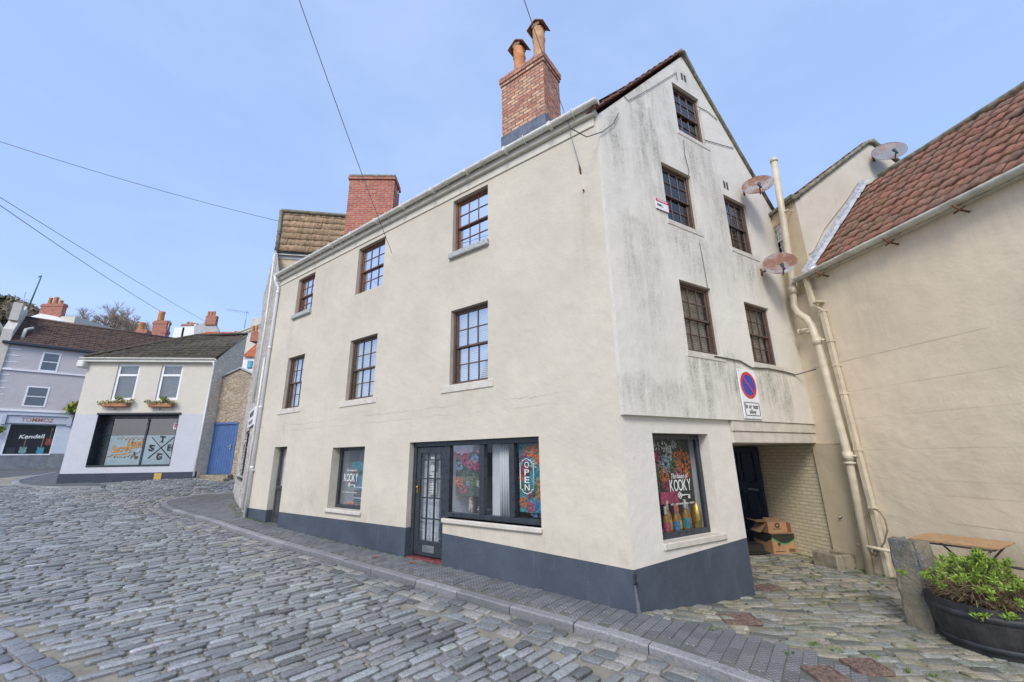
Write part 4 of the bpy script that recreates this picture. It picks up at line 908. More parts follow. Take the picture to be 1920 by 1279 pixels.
# ================================================================ NO WAITING SIGN, NOTICE, CABLES
FS = F2.sub(0, -JO-.02)
o = root('no_waiting_sign', FS(2.92,0,.53), 'white plate with the blue and red no waiting roundel reading In or near alley', 'sign')
mb = MB(FS); mb.cbox(2.655,3.165,-.004,.012,.53,1.345,.004); pl = mb.build('plate', paint('sign_white',(.80,.81,.82),.4,.03,3), o)
def disc(mb, a, c, r0, r1, b, n=40):
    P=[];
    for k in range(n): t=2*math.pi*k/n; P += [(a+r0*math.cos(t),b,c+r0*math.sin(t)),(a+r1*math.cos(t),b,c+r1*math.sin(t))]
    mb.add(P,[(2*k,2*k+1,(2*k+3)%(2*n),(2*k+2)%(2*n)) for k in range(n)])
M_sred = paint('sign_red',(.62,.03,.05),.4,.05,4); M_sblue = paint('sign_blue',(.01,.07,.42),.4,.05,4); M_sblk = paint('sign_black',(.015,.015,.02),.4,.05,4)
mb = MB(FS); disc(mb,2.905,1.085,0.001,.18,-.007); mb.build('blue_disc', M_sblue, o)
mb = MB(FS); disc(mb,2.905,1.085,.175,.225,-.009); x=.185*.707; mb.slab([(2.905-x-.014,1.085+x-.014),(2.905-x+.014,1.085+x+.014),(2.905+x+.014,1.085-x+.014),(2.905+x-.014,1.085-x-.014)],-.0092,-.0098); mb.build('red_ring', M_sred, o)
mb = MB(FS); add_text(mb,'In or near',2.91,-.006,.735,.37,.08,.006); add_text(mb,'alley',2.91,-.006,.638,.19,.085,.006); mb.build('lettering', M_sblk, o)
mb = MB(FS); mb.tube([(2.70+.01,-.006,.585),(2.70,-.006,.6),(2.70,-.006,.78),(2.715,-.006,.795),(3.105,-.006,.795),(3.12,-.006,.78),(3.12,-.006,.60),(3.105,-.006,.585),(2.71,-.006,.585)],.005,5); mb.build('border_line', M_sblk, o)
mb = MB(FS)
for a,c in ((2.68,1.32),(3.14,1.32),(2.68,.555),(3.14,.555),(2.9,.55)): mb.ball((a,-.007,c),.008,5)
mb.build('screw', M_galv, o)
o = root('warning_notice', FS(1.28,0,3.88), 'small white notice with a red heading beside the second floor window', 'notice')
mb = MB(FS); mb.cbox(1.12,1.43,-.0,.012,3.88,4.08,.002); mb.build('board', MATS['sign_white'], o)
mb = MB(FS); mb.box(1.125,1.425,-.003,0,4.02,4.075); mb.tube([(1.12,-.002,3.88),(1.43,-.002,3.88),(1.43,-.002,4.08)],.003,4); mb.build('red_heading', M_sred, o)
mb = MB(FS); add_text(mb,'WARNING',1.275,-.005,4.048,.24,.035,.01); mb.build('heading_text', MATS['sign_white'], o)
mb = MB(FS); mb.box(1.15,1.28,-.003,0,3.97,3.978); mb.box(1.15,1.25,-.003,0,3.955,3.962); mb.box(1.15,1.3,-.003,0,3.94,3.947); mb.build('print', M_sblk, o)
def cable(name, pts, r, label, mat=None, sag=0, n=10):
    P = [Vector(p) for p in pts]; out = []
    for a, b in zip(P[:-1], P[1:]):
        for i in range(n): t = i/n; q = a.lerp(b, t); q.z -= sag*4*t*(1-t); out.append(q)
    out.append(P[-1]); mb = MB(); mb.tube(out, r, 6); o = mb.build(name, mat or M_cable); tag(o, label, 'cable'); return o
def fp(fr, px, py, b): a, c = fr.hit(px, py, b); return fr(a, b, c)
cable('wall_cable', [fp(F2,*q,-.10) for q in [(1069,240),(1100,257),(1130,247),(1150,232),(1160,212)]], .008, 'black cable looping round the top corner of the gable', n=4)
cable('wall_cable', [fp(F2,*q,-.085) for q in [(1170,180),(1178,189),(1220,166),(1268,136),(1270,150)]], .006, 'thin cable running up below the gable roof edge', n=3)
cable('wall_cable', [fp(F2,*q,-.085) for q in [(1308,200),(1325,208),(1345,225)]]+[fp(F2,*q,-.085) for q in []], .007, 'short cable right of the attic window', n=3)
cable('wall_cable', [fp(F2,*q,-.085) for q in [(1320,262),(1340,268),(1375,278)]], .007, 'short cable from the attic sill to the roof edge', n=3)
cable('wall_cable', [fp(F2,*q,-.085) for q in [(1282,262),(1284,290),(1292,320),(1290,338)]], .006, 'cable dropping from the attic window sill', n=3)
cable('wall_cable', [fp(F2,*q,-.085) for q in [(1312,455),(1320,500),(1328,545)]], .005, 'thin cable between the second and first floor windows', n=3)
cable('wall_cable', [fp(F2,*q,-.09) for q in [(1340,668),(1362,672),(1388,677),(1410,690),(1440,691),(1470,697),(1492,703)]]+[fp(F3,1530,692,-.05)], .012, 'bundled cables running under the first floor windows to the corner', n=3)
# stay wire with its turnbuckle on the street wall
cable('stay_wire', [fp(F1,1069,250,-.1), fp(F1,1089,318,-.03)], .006, 'thin stay wire from the gutter to a wall hook near the corner', M_wire, n=3)
mb = MB(F1); a_,c_=F1.hit(1089,318); mb.tube([(a_+.01,-.03,c_+.06),(a_,-.025,c_-.05)],.014,6); mb.tube([(a_,-.03,c_-.05),(a_,0.0,c_-.08)],.012,6); a2_,c2_=F1.hit(1095,358); mb.tube([(a2_,-.04,c2_),(a2_,.01,c2_)],.014,6)
o = mb.build('wall_hook', M_rust); tag(o,'rusty hook and bolt high on the cream street wall','hook')
# overhead lines
def over(p, q, far1, far2, label, r=.006, sag=.0, n=14):
    cable('overhead_wire', [atY(*p, far1), atY(*q, far2)], r, label, M_wire, sag, n)
a_ = Vector(fp(F1,735,475,-.05)); cable('overhead_wire', [atY(540,-60,4.2), a_], .0065, 'overhead wire coming down to the middle of the street wall', M_wire, .06, 16)
b_ = Vector(FC(1.75,.05,5.5)); cable('overhead_wire', [atY(962,-60,3.6), atY(1012,85,5.0), Vector(fp(F1,1056,205,-.12)), Vector(fp(F1,1069,240,-.11))], .006, 'wire passing the pink chimney to the gutter end', M_wire, .0, 6)
cable('overhead_wire', [atY(-60,246,9), atY(524,415,13)], .008, 'upper overhead wire crossing to the old tiled roof', M_wire, .12, 16)
cable('overhead_wire', [atY(-60,348,12), atY(0,385,14), atY(300,583,30)], .014, 'thick lower overhead wire running to the street chimneys', M_wire, .10, 12)
cable('overhead_wire', [atY(-60,335,14), atY(0,370,16), atY(385,603,40)], .014, 'thin lower overhead wire running to the grey gable', M_wire, .10, 12)
# ================================================================ RIGHT HAND BUILDING (tan wall, pantile roof)
YB = root('yard_building', F3(-2,0,float(gz(*F3(-2,0,0)[:2]))-EYE), 'long tan rendered building with a brown red pantile roof on the right', 'building')
mb = MB(F3); mb.poly([(-9,-2.6),(.04,-2.6),(.04,.155),(.0,.155),(0,3.3),(-9,3.3)]); mb.build('wall', M_tan, YB)
mb = MB(F3); mb.box(-.56,.042,-.035,.0,-2.6,.145); mb.build('plaster_panel', M_tan2, YB)
mb = MB(F3); mb.poly([(.043,-2.6),(8,-2.6),(8,.6),(.043,.6)],[],.02); mb.build('alley_brick_wall', M_ybrick, YB)
# door in the alley
ds0, dzt = F3.hit(1422,834,.04); ds1,_ = F3.hit(1374,835,.04)
print('alley door', ds0, ds1, dzt)
ds1 = ds0 + 1.0
mb = MB(F3); mb.cbox(ds0-.02,ds1+.3,-.06,-.01,-2.1,.12,.01); M_navy = paint('navy_gloss',(.012,.020,.045),.3,.15,6)
AD = mb.build('alley_door', M_navy, YB); AD['label'] = 'navy panelled door inside the passage'
mb = MB(F3)
for (z0,z1) in ((-1.55,-.85),(-.62,.0)):
    for (u0,u1) in ((ds0+.14,ds0+.5),(ds0+.64,ds1+.05)):
        mb.tube([(u0,-.062,z0),(u0,-.062,z1),(u1,-.062,z1),(u1,-.062,z0),(u0,-.062,z0)],.013,5)
mb.build('panel_moulding', M_navy, AD)
mb = MB(F3); mb.cbox(ds0+.1,ds0+.40,-.075,-.06,-.80,-.76,.004); mb.build('letter_plate', M_galv, AD)
# roof
e0 = Vector(F3(-9,-.12,3.22)); PIT = math.radians(48); U3 = Vector((*D3,0)); B3 = Vector((*(N3*math.cos(PIT)), math.sin(PIT)))
sf = slope_frame(e0, U3, B3)
L3 = 3.02
pantiles(sf, 8.3, L3, 'pantile_roof', T_right, YB, .25, .245, lambda b: (1.2, 8.28 + .0*b), .034, .028)
mb = MB(sf)
for i in range(14): mb.add([(8.21+random.uniform(-.02,.02),i*.22,.055),(8.30,i*.22,.10),(8.30,i*.22+.24,.10),(8.21+random.uniform(-.02,.02),i*.22+.24,.055)],[(0,1,2,3)]); mb.add([(8.29,i*.22,.10),(8.30,i*.22,.16),(8.30,i*.22+.24,.16),(8.29,i*.22+.24,.10)],[(0,1,2,3)])
mb.build('edge_flashing', paint('flashing_tape',(.55,.57,.60),.4,.2,12,metal=.3), YB)
mb = MB(sf); mb.box(0,8.28,.16,L3,-.05,-.012); mb.build('roof_deck', M_ridge, YB)
mb = MB(sf); mb.tube([(i*.4, L3+.0, .02+random.uniform(-.006,.006)) for i in range(21)], .065, 8); mb.build('ridge_tiles', M_ridge, YB)
mb = MB(F3); gutter(mb, [(-9+i*1.42,-.17,3.27+(.004*(i%2))) for i in range(7)], .075); mb.cbox(-9,-.45,-.10,.0,3.20,3.30,.01)
mb.box(-.484,-.474,-.245,-.1,3.19,3.27); mb.build('gutter', M_ggut, YB)
for s_ in (-1.0,-2.2,-3.1):
    mb = MB(F3); mb.tube([(s_,-.0,3.10),(s_,-.18,3.12),(s_,-.27,3.18)],.014,6); mb.tube([(s_-.06,-.14,3.14),(s_+.07,-.16,3.10)],.012,6); mb.build('gutter_bracket', M_rust, YB)
# square downpipe
mb = MB(F3)
def sq(mb, pts, w):
    for p,q in zip(pts[:-1],pts[1:]):
        P=[];
        for c in (p,q): P += [(c[0]-w,c[1]-w,c[2]),(c[0]+w,c[1]-w,c[2]),(c[0]+w,c[1]+w,c[2]),(c[0]-w,c[1]+w,c[2])]
        mb.add(P,[(0,1,5,4),(1,2,6,5),(2,3,7,6),(3,0,4,7),(0,3,2,1),(4,5,6,7)])
sq(mb,[(-.66,-.13,3.22),(-.70,-.13,2.62)],.036); sq(mb,[(-.70,-.13,2.62),(-.78,-.06,2.50)],.036); sq(mb,[(-.78,-.06,2.50),(-.88,-.06,-1.9)],.036)
for z in (2.66,2.48,1.9,1.45,.95,.0,-.9): mb.cbox(-.88+.1*(z+1.9)/4.4-.045,-.88+.1*(z+1.9)/4.4+.045,-.106 if z<2.6 else -.175,0,z,z+.035,.004)
mb.build('square_downpipe', M_pipe, YB)
# round soil pipe with swan neck, branch and tall vent
sp = [(-.46,6.08),(-.36,4.6),(-.27,3.45)]
def hp(px,py,b): a,c = F3.hit(px,py,b); return (a,b,c)
mb = MB(F3); B_=-.16
P = [hp(1632,1078,B_),hp(1590,855,B_),hp(1532,640,B_),hp(1521,610,B_),hp(1513,598,B_),hp(1497,588,B_),hp(1489,575,B_),hp(1486,545,B_),hp(1484,515,B_),hp(1467,400,B_),hp(1451,303,B_)]
print('pipe', [tuple(round(float(x),2) for x in p) for p in P])
mb.tube(P,.062,14)
for q,k in ((P[1],.08),(P[2],.075),(P[7],.075)): mb.tube([(q[0],q[1],q[2]-.07),(q[0],q[1],q[2]+.07)],k,14)
mb.tube([(P[1][0],P[1][1],P[1][2]-.1),(P[1][0],P[1][1],P[1][2]-.13)],.088,14)
for t in (.0,.05): mb.tube([(P[4][0],P[4][1],P[4][2]-.2-t),(P[4][0],P[4][1],P[4][2]-.22-t)],.074,12)
mb.tube([(P[10][0],P[10][1],P[10][2]-.02),(P[10][0],P[10][1],P[10][2]+.06)],.072,14)
q = P[3]; mb.tube([(q[0],q[1],q[2]-.14),(q[0]+.10,q[1],q[2]-.06),(q[0]+.24,q[1],q[2]-.05)],.05,10); mb.tube([(q[0]+.24,q[1],q[2]-.05),(q[0]+.28,q[1],q[2]-.05)],.06,10)
mb.tube([(P[0][0]+.1,B_-.02,P[0][2]+.42),(P[0][0]-.40,B_,P[0][2]+.42)],.026,8)
for q in (P[1],P[9],P[2]): mb.tube([(q[0]-.1,q[1],q[2]),(q[0]-.1,0,q[2])],.012,6); mb.tube([(q[0]-.13,q[1]+.02,q[2]),(q[0]+.0,q[1]-.02,q[2])],.02,6)
mb.build('soil_pipe', M_pipe, YB)
hl = [hp(x,y,-.13) for x,y in [(1641,954),(1629,958),(1620,975),(1617,1000),(1622,1022),(1636,1040),(1645,1036),(1658,1018),(1664,995),(1660,975),(1650,960),(1640,955)]]
mb = MB(F3); mb.tube(hl,.012,7); mb.tube([hp(1640,1042,-.13),hp(1643,1030,-.13)],.028,8); o = mb.build('hose_loop', paint('old_hose',(.27,.22,.15),.6,.3,20)); tag(o,'looped length of old hose hooked round the square downpipe','hose')
mb = MB(F3); a_,c_=F3.hit(1576,969,-.05); mb.tube([(a_,-.035,c_),(a_,-.07,c_),(a_,-.07,c_-.03)],.012,6); mb.ball((a_,-.045,c_),.022,6); o = mb.build('wall_tap', M_galv); tag(o,'small metal tap on the wall left of the round pipe','tap')
# stone trough under the pipe
tg = float(gz(*F3(-.3,-.3,0)[:2]))-EYE
o = root('stone_trough', F3(-.2,-.2,tg), 'low stone gully trough against the foot of the pipe wall', 'trough')
mb = MB(F3); z0,z1=tg-.05,tg+.22; M_tr=paint('trough_stone',(.30,.26,.19),.9,.3,7,bump=.8,bscale=30,dirt=((.10,.11,.05),.6))
mb.cbox(-.36,.12,-.42,-.34,z0,z1,.015); mb.cbox(-.36,.12,-.10,-.036,z0,z1,.015); mb.cbox(.04,.12,-.34,-.10,z0,z1,.015); mb.cbox(-.36,-.28,-.34,-.10,z0,z1,.015); mb.box(-.3,.05,-.35,-.09,z0,z0+.1); mb.build('basin', M_tr, o)
# ================================================================ TALLER HOUSE BEHIND IT
TB = root('rear_gabled_house', F3(-.7,.0,3.2), 'weathered tan gabled house rising behind the pantile roof', 'house')
FB = Frame(P3 + D3*(-.70), N3, D3)    # gable facing the street: a along N3, b back along D3
mb = MB(F3); hs=[(-.28,.06,4.0,4.64)]; mb.poly([(-.70,3.0),(8,3.0),(8,4.92),(-.70,4.92)],[rect(-.28,.06,4.0,4.64)],-.02); reveal_=MB(F3)
mb.strip(rect(-.28,.06,4.0,4.64),-.02,.1); mb.build('side_wall', M_tan2, TB)
mb = MB(FB); mb.poly([(-.02,3.0),(4.6,3.0),(4.6,4.9),(2.33,6.62),(-.02,4.92)],[],0); mb.poly([(-.02,3.0),(4.6,3.0),(4.6,4.9),(2.33,6.62),(-.02,4.92)],[],.25); mb.strip([(4.6,3),(4.6,4.9),(2.33,6.62),(-.02,4.92)],0,.25,False); mb.build('gable_wall', M_bgab, TB)
mb = MB(FB); mb.tube([(-.08,-.02,4.90),(.15,-.02,5.07),(2.25,-.02,6.62),(2.38,-.02,6.66),(2.7,-.02,6.45),(4.6,-.02,4.95)],[.05,.04,.045,.07,.04,.04],7); mb.build('verge_mortar', M_ridge, TB)
mb = MB(FB); 
mb.add([(-.1,0,4.93),(2.33,0,6.68),(2.33,6,6.68),(-.1,6,4.93)],[(0,1,2,3)]); mb.add([(4.7,0,4.9),(2.33,0,6.68),(2.33,6,6.68),(4.7,6,4.9)],[(0,1,2,3)]); mb.build('roof', T_right, TB)
vtiles(FB(.1,-.0,5.08), FB(2.3,-.0,6.68), 11, (D3[0],D3[1],0), T_right, 'verge_tiles', w=.3, par=TB)
mb = MB(F3); mb.cbox(-.74,.3,-.10,.0,4.90,4.97,.01); mb.cbox(-.74,-.5,-.12,.1,4.94,5.02,.01); mb.build('eaves_board', M_ridge, TB)
sash(TB, F3, -.28, .06, 4.0, 4.64, .0, 2, 2, 2, M_white, None, fw=.03, name='small_window', mt=.015)
mb = MB(FB); mb.add([(-.05,-.03,3.22),(.10,-.03,3.22),(2.1,-.03,5.46),(1.98,-.03,5.52)],[(0,1,2,3)]); mb.tube([(-.12,-.05,3.32),(.05,-.06,3.40),(.2,-.05,3.52),(.5,-.05,3.86),(1.2,-.045,4.62),(1.9,-.045,5.36)],[.05,.06,.045,.03,.03,.03],6); mb.build('roof_flashing', paint('flashing_tape',(.55,.57,.60),.4,.2,12,metal=.3), TB)
mb = MB(FB); mb.tube([(.0,-.03,3.7),(.12,-.03,3.78),(.5,-.03,4.3),(1.2,-.03,5.0),(1.7,-.03,5.55)],.008,5); mb.build('cable', M_pipe, TB)
mb = MB(F3); 
# ================================================================ SATELLITE DISHES
M_dish = None
t = NT('rusted_dish'); n1 = t.noise(3.2,6,.7); col = t.mix(t.ramp(n1,.38,.54), (.33,.34,.35), (.20,.085,.05)); col = t.mix(t.ramp(t.noise(9,5,.7),.5,.7,0,.5), col, (.36,.27,.20)); M_dish = t.out(col,.65,t.bump(t.noise(40,4),.3,.004))
t = NT('grey_dish'); M_dishg = t.out(t.mix(t.ramp(t.noise(3,6,.7),.45,.62),(.22,.23,.25),(.20,.13,.11)),.5)
def dish(name, ctr, mount, wid, az, el, label, wallout):
    ctr = Vector(ctr); o = root(name, mount, label, 'satellite dish', 'satellite dishes on the gables')
    nrm = Vector((math.sin(R(az))*math.cos(R(el)), math.cos(R(az))*math.cos(R(el)), math.sin(R(el)))); r_ = Vector((math.cos(R(az)), -math.sin(R(az)), 0)); u_ = r_.cross(nrm)
    if u_.z < 0: u_ = -u_
    fr = lambda a,b,c: tuple(ctr + r_*a + u_*b + nrm*c)
    mb = MB(fr); n=36; rings=7; hgt=wid*1.08; P=[]; dp=wid*.10
    for side in (0,1):
        for i in range(rings+1):
            q=i/rings
            for k in range(n): t=2*math.pi*k/n; P.append((wid/2*q*math.cos(t), hgt/2*q*math.sin(t), dp*q*q-dp*.5 - side*.006))
    fs=[]
    for side in (0,1):
        o_=side*(rings+1)*n
        for i in range(rings):
            for k in range(n): fs.append((o_+i*n+k,o_+i*n+(k+1)%n,o_+(i+1)*n+(k+1)%n,o_+(i+1)*n+k))
    for k in range(n): a=rings*n; b=(rings+1)*n+rings*n; fs.append((a+k,a+(k+1)%n,b+(k+1)%n,b+k))
    mb.add(P,fs,0,True); rf=mb.build('reflector', M_dish, o)
    mb = MB(fr); mb.tube([(0,-hgt*.5,-.01),(0,-hgt*.56,.06),(0,-hgt*.52,wid*.34)],.012,6); mb.build('feed_arm', M_rust, o)
    mb = MB(fr); mb.tube([(0,-hgt*.52,wid*.34),(0,-hgt*.36,wid*.30)],[.02,.035],8); mb.tube([(0,-hgt*.52,wid*.34),(-.02,-hgt*.60,wid*.30)],.02,6); mb.build('receiver', M_black, o)
    mb = MB(); bk = Vector(fr(0,0,-.07)); mw = Vector(mount); mid = mw + Vector(wallout)*.18
    mb.tube([mw, mid, mid+Vector((0,0,.10)), bk, fr(0,0,-.03)],[.02,.018,.018,.022,.05],8); mb.tube([mw-Vector((0,0,.07)), mw+Vector((0,0,.07))],.03,6); mb.build('bracket', M_rust, o)
    return o
def off(fr, px, py, b): a,c = fr.hit(px,py,b); return fr(a,b,c)
wo2 = (-N2[0],-N2[1],0)
dish('satellite_dish', off(F2,1421,348,-.42), off(F2,1394,361,-.07), .56, -150, 27, 'rusty satellite dish near the right eave of the stained gable', wo2)
dish('satellite_dish', off(F2,1462,495,-.42), off(F2,1427,511,-.07), .56, -152, 27, 'large brown stained satellite dish beside the round pipe', wo2)
M_dish = M_dishg
dish('satellite_dish', FB(*(lambda h: (h[0],-.32,h[1]))(FB.hit(1667,285,-.32))), FB(*(lambda h: (h[0],0,h[1]))(FB.hit(1637,298,0))), .58, -150, 25, 'grey satellite dish at the peak of the tan gable behind the pantile roof', (-D3[0],-D3[1],0))
# ================================================================ OLD RUBBLE HOUSE BEYOND THE DOWNPIPE
Q0 = C0 + D1*10.42; DH = unit(-36); NH = np.array([DH[1]*-1, DH[0]])*-1; NH = np.array([math.cos(R(-36)), -math.sin(R(-36))])
FH = Frame(Q0, DH, NH)
RH = root('rubble_house', (Q0[0],Q0[1],float(gz(*Q0))), 'whitewashed rubble gable house with old clay pantiles past the white downpipe', 'house')
mb = MB(FH); dw=(2.9,4.6,-.5,1.0); oo=[FH.hit(*q) for q in ((490,598),(493,560),(515,503))]; print('outl',oo); mb.poly([(0,-2.2),(6.3,-2.2),(6.6,2.2),(oo[0][0],oo[0][1]),(oo[1][0],oo[1][1]),(4.6,7.9),(3.22,9.3),(2.73,7.4),(0,5.2)],[rect(*dw)]); reveal(mb,*dw,.12); mb.build('gable_wall', M_rubw, RH)
mb = MB(FH); mb.cbox(2.9,4.6,.06,.14,-.5,-.42); mb.cbox(2.9,4.6,.06,.14,.92,1.0); mb.cbox(2.9,2.99,.06,.14,-.42,.92); mb.cbox(4.51,4.6,.06,.14,-.42,.92); mb.cbox(2.9,4.6,.07,.13,.42,.48); o_=mb.build('shop_window', M_black, RH)
g=MB(FH); g.add([(2.95,.1,-.45),(4.55,.1,-.45),(4.55,.1,.95),(2.95,.1,.95)],[(0,1,2,3)]); g.build('glass', G_shop, o_); roombox(o_,FH,2.92,4.58,-.48,.98,.15,.4)
mb = MB(FH); mb.cbox(2.85,4.7,-.06,.02,-.60,-.52,.01); mb.build('sill', M_black, o_)
dE = unit(80); E0 = Vector((*(Q0+DH*.9),7.0+EYE-.15))
apx = Vector(FH(3.21,-.02,9.35))
ev = Vector(FH(2.73,-.02,7.47)); 
bev = Vector((*dE,0)); sfr = slope_frame(ev, bev, (apx-ev) - bev*((apx-ev)@bev)); sl = ((apx-ev) - bev*((apx-ev)@bev)).length
pantiles(sfr, 3.4, sl, 'pantile_roof', T_old, RH, .27, .30, lambda b: (b*((apx-ev)@bev)/sl-.06, 3.4), .035, .03)
mb = MB(sfr); mb.box(0,3.5,-.05,sl,-.09,-.02); mb.build('roof_deck', M_room, RH)
mb = MB(sfr); mb.tube([(((apx-ev)@bev)+i*.35, sl+.02, .05) for i in range(10)],.08,7); mb.tube([(.02,0,.04),(((apx-ev)@bev),sl,.05)],.07,6); mb.build('ridge_mortar', M_ridge, RH)
mb = MB(sfr); gutter(mb,[(-.05,-.08,-.02),(3.4,-.08,-.02)],.07); mb.build('gutter', M_gut, RH)
fw_ = lambda a,b,c: tuple(Vector(sfr(a,.05,0)) + Vector((-dE[1]*-1,dE[0],0)).normalized()*0 + Vector((0,0,c)))
mb = MB(); p0=Vector(sfr(0,.04,-.06)); nb_=Vector((dE[1]*-1,dE[0],0)); 
def fw3(a,b,c): return tuple(p0 + bev*a + nb_*b + Vector((0,0,c)))
mb = MB(fw3); mb.box(0,3.4,.04,.2,-.28,-.02); mb.build('fascia', M_white, RH)
mb = MB(fw3); mb.box(.02,3.4,.07,.3,-1.1,-.282); mb.build('street_wall', M_tan2, RH)
mb = MB(FH); mb.tube([(2.4,-.1,7.2),(2.2,-.09,5.9),(2.0,-.08,4.4),(2.2,-.08,1.8)],.035,8); mb.tube([(.7,-.05,-1.3),(.7,-.05,1.4),(.75,-.05,3.0)],.03,8); mb.build('drainpipe', M_gut, RH)
mb = MB(FH); mb.cbox(1.3,3.3,-.06,-.02,1.05,1.62,.01); SG = mb.build('shop_sign', MATS['sign_white']); tag(SG,'white shop sign board on the rubble wall beyond the downpipe','sign')
mb = MB(FH); add_text(mb,'ANTIQUES',2.3,-.063,1.43,1.4,.20,.02,flip=True); add_text(mb,'VINTAGE & HOME',2.3,-.063,1.19,1.3,.11,.01,flip=True); mb.build('lettering', M_sblk, SG)
# ================================================================ CREAM AND LILAC SHOP HOUSE ACROSS THE STREET
gl = float(gz(*P4))-EYE
LH = root('hipped_shop_house', F4(2.6,0,gl), 'cream over lilac shop house with a dark hipped tile roof and blue door beside it', 'house')
def flat(name, c, **k): return wallmat(name, c, blotch=.05, bstr=.3, **k)
M_lcream = flat('far_cream', (.60,.565,.485)); M_lil = flat('lilac_paint', (.51,.52,.56)); M_nvy = paint('navy_plinth',(.03,.04,.065),.6,.2,4)
W5 = 5.3; SHOP=(.94,4.2,-.14,2.05); w1=(1.24,2.17,2.68,4.29); w2=(3.06,3.98,2.68,4.29)
mb = MB(F4); mb.poly([(0,2.06),(W5,2.06),(W5,4.5),(0,4.5)],[rect(*w1),rect(*w2)]); reveal(mb,*w1,.12); reveal(mb,*w2,.12); mb.box(0,.0,0,.01,0,.01); mb.build('upper_wall', M_lcream, LH)
mb = MB(F4); mb.poly([(0,-.40),(W5,-.42),(W5,2.06),(SHOP[1],2.06),(SHOP[1],SHOP[2]),(SHOP[0],SHOP[2]),(SHOP[0],2.06),(0,2.06)]); mb.build('lower_wall', M_lil, LH)
mb = MB(F4); mb.box(-.02,W5+.02,-.025,.1,-1.6,-.41); mb.build('plinth', M_nvy, LH)
mb = MB(F4); mb.strip([(0,-2),(0,4.5)],0,1.8,False); mb.build('left_wall', M_lcream, LH)
D10 = unit(10); FSd = Frame(F4.P + D4*W5, D10, np.array([-D10[1]*-1*-1, D10[0]])); FSd = Frame(F4.P + D4*W5, D10, np.array([-math.cos(R(10)), math.sin(R(10))]))
mb = MB(FSd); mb.poly([(0,-2),(1.52,-2),(1.52,6.12),(1.42,6.12),(0,4.48)]); mb.build('side_wall', M_rough, LH); mb=MB(F4); mb.box(3.4,W5+.2,1.75,1.85,-2,6.0); mb.build('rear_wall', M_rough, LH)
e0=Vector(F4(-.15,-.15,4.55)); e1=Vector(F4(W5+.03,-.15,4.52)); r0=Vector(F4(3.32,1.55,6.08)); r1=Vector(FSd(1.48,-.03,6.14))
b_=Vector((*N4,0))*1.7+Vector((0,0,1.58)); sfr2=slope_frame(e0,Vector((*D4,0)),b_); Ls=b_.length; ro=(r1-e0)@Vector((*D4,0))
pantiles(sfr2, W5+.2, Ls, 'tile_roof', T_dark, LH, .28, .22, lambda b: (3.42*b/Ls, W5+.18+(ro-W5-.18)*b/Ls), .025, .03)
mb = MB(); mb.add([e0,Vector(F4(-.15,1.85,4.5)),r0],[(0,1,2)]); mb.add([e0-Vector((0,0,.05)),e1-Vector((0,0,.05)),r1-Vector((0,0,.05)),r0-Vector((0,0,.05))],[(0,1,2,3)]); mb.build('rear_roof', T_dark, LH)
mb = MB(); mb.tube([e0+Vector((0,0,.06)), r0+Vector((0,0,.06)), r1+Vector((0,0,.05))],.07,6); mb.build('ridge_tiles', T_dark, LH)
mb = MB(F4); mb.cbox(-.17,W5+.08,-.2,-.02,4.36,4.49,.01); gutter(mb,[(-.2,-.22,4.53),(W5+.1,-.22,4.53)],.07); mb.cbox(-.3,-.0,-.26,.2,4.1,4.42,.04); mb.build('gutter', M_gut, LH)
mb = MB(F4); mb.tube([(W5+.02,-.18,4.4),(W5+.0,-.06,4.2),(W5-.02,-.05,2),(W5-.02,-.05,-.6)],.04,8); mb.build('downpipe', M_white, LH)
for w_ in (w1,w2):
    mb = MB(F4); d=.05; s0,s1,z0,z1=w_; sp_=z0+(z1-z0)*.69
    mb.cbox(s0,s0+.10,d,d+.07,z0,z1); mb.cbox(s1-.10,s1,d,d+.07,z0,z1); mb.cbox(s0+.1,s1-.1,d,d+.07,z1-.09,z1); mb.cbox(s0+.1,s1-.1,d,d+.07,z0,z0+.10); mb.cbox(s0+.1,s1-.1,d-.01,d+.07,sp_-.05,sp_+.05)
    o_=mb.build('casement_window', M_white, LH); g=MB(F4); g.add([(s0+.1,d+.03,z0+.1),(s1-.1,d+.03,z0+.1),(s1-.1,d+.03,z1-.09),(s0+.1,d+.03,z1-.09)],[(0,1,2,3)]); g.build('glass', G_far, o_); roombox(o_,F4,s0+.05,s1-.05,z0+.05,z1-.05,d+.075,.1,M_net,'curtain')
mb = MB(F4); s0,s1,z0,z1=SHOP; mb.strip([(s0,z0),(s1,z0),(s1,z1),(s0,z1)],-.03,.5,True); mb.cbox(s0-.05,s1+.08,-.06,.0,z1-.02,z1+.06,.01); mb.cbox(2.69,2.77,.38,.46,z0,z1-.1); mb.box(s0+.0,s1-.0,.36,.5,z1-.16,z1-.002); mb.box(s0+.002,s1-.002,-.02,.45,z0-.01,z0+.06)
mb.box(s0+.002,s0+.35,.40,.5,z0,z1-.1)
o_ = mb.build('shop_window', M_black, LH); g=MB(F4); g.add([(s0,.42,z0),(s1,.42,z0),(s1,.42,z1),(s0,.42,z1)],[(0,1,2,3)]); g.build('glass', G_far, o_)
shopbox(F4,s0+.02,s1-.02,z0,z1-.02,.51,.9,LH,paint('shop_slate',(.16,.19,.21),.8,.2,3),M_dark)
mb = MB(F4); mb.add([(s0+.37,.415,z0+.06),(s1-.03,.415,z0+.06),(s1-.03,.415,z0+1.30),(s0+.37,.415,z0+1.30)],[(0,1,2,3)])
M_frost = paint('frosted_film',(.26,.34,.37),.5,.08,4); mb.build('frosted_film', M_frost, o_)
M_goldl = paint('gold_lettering',(.46,.24,.08),.6,.3,9)
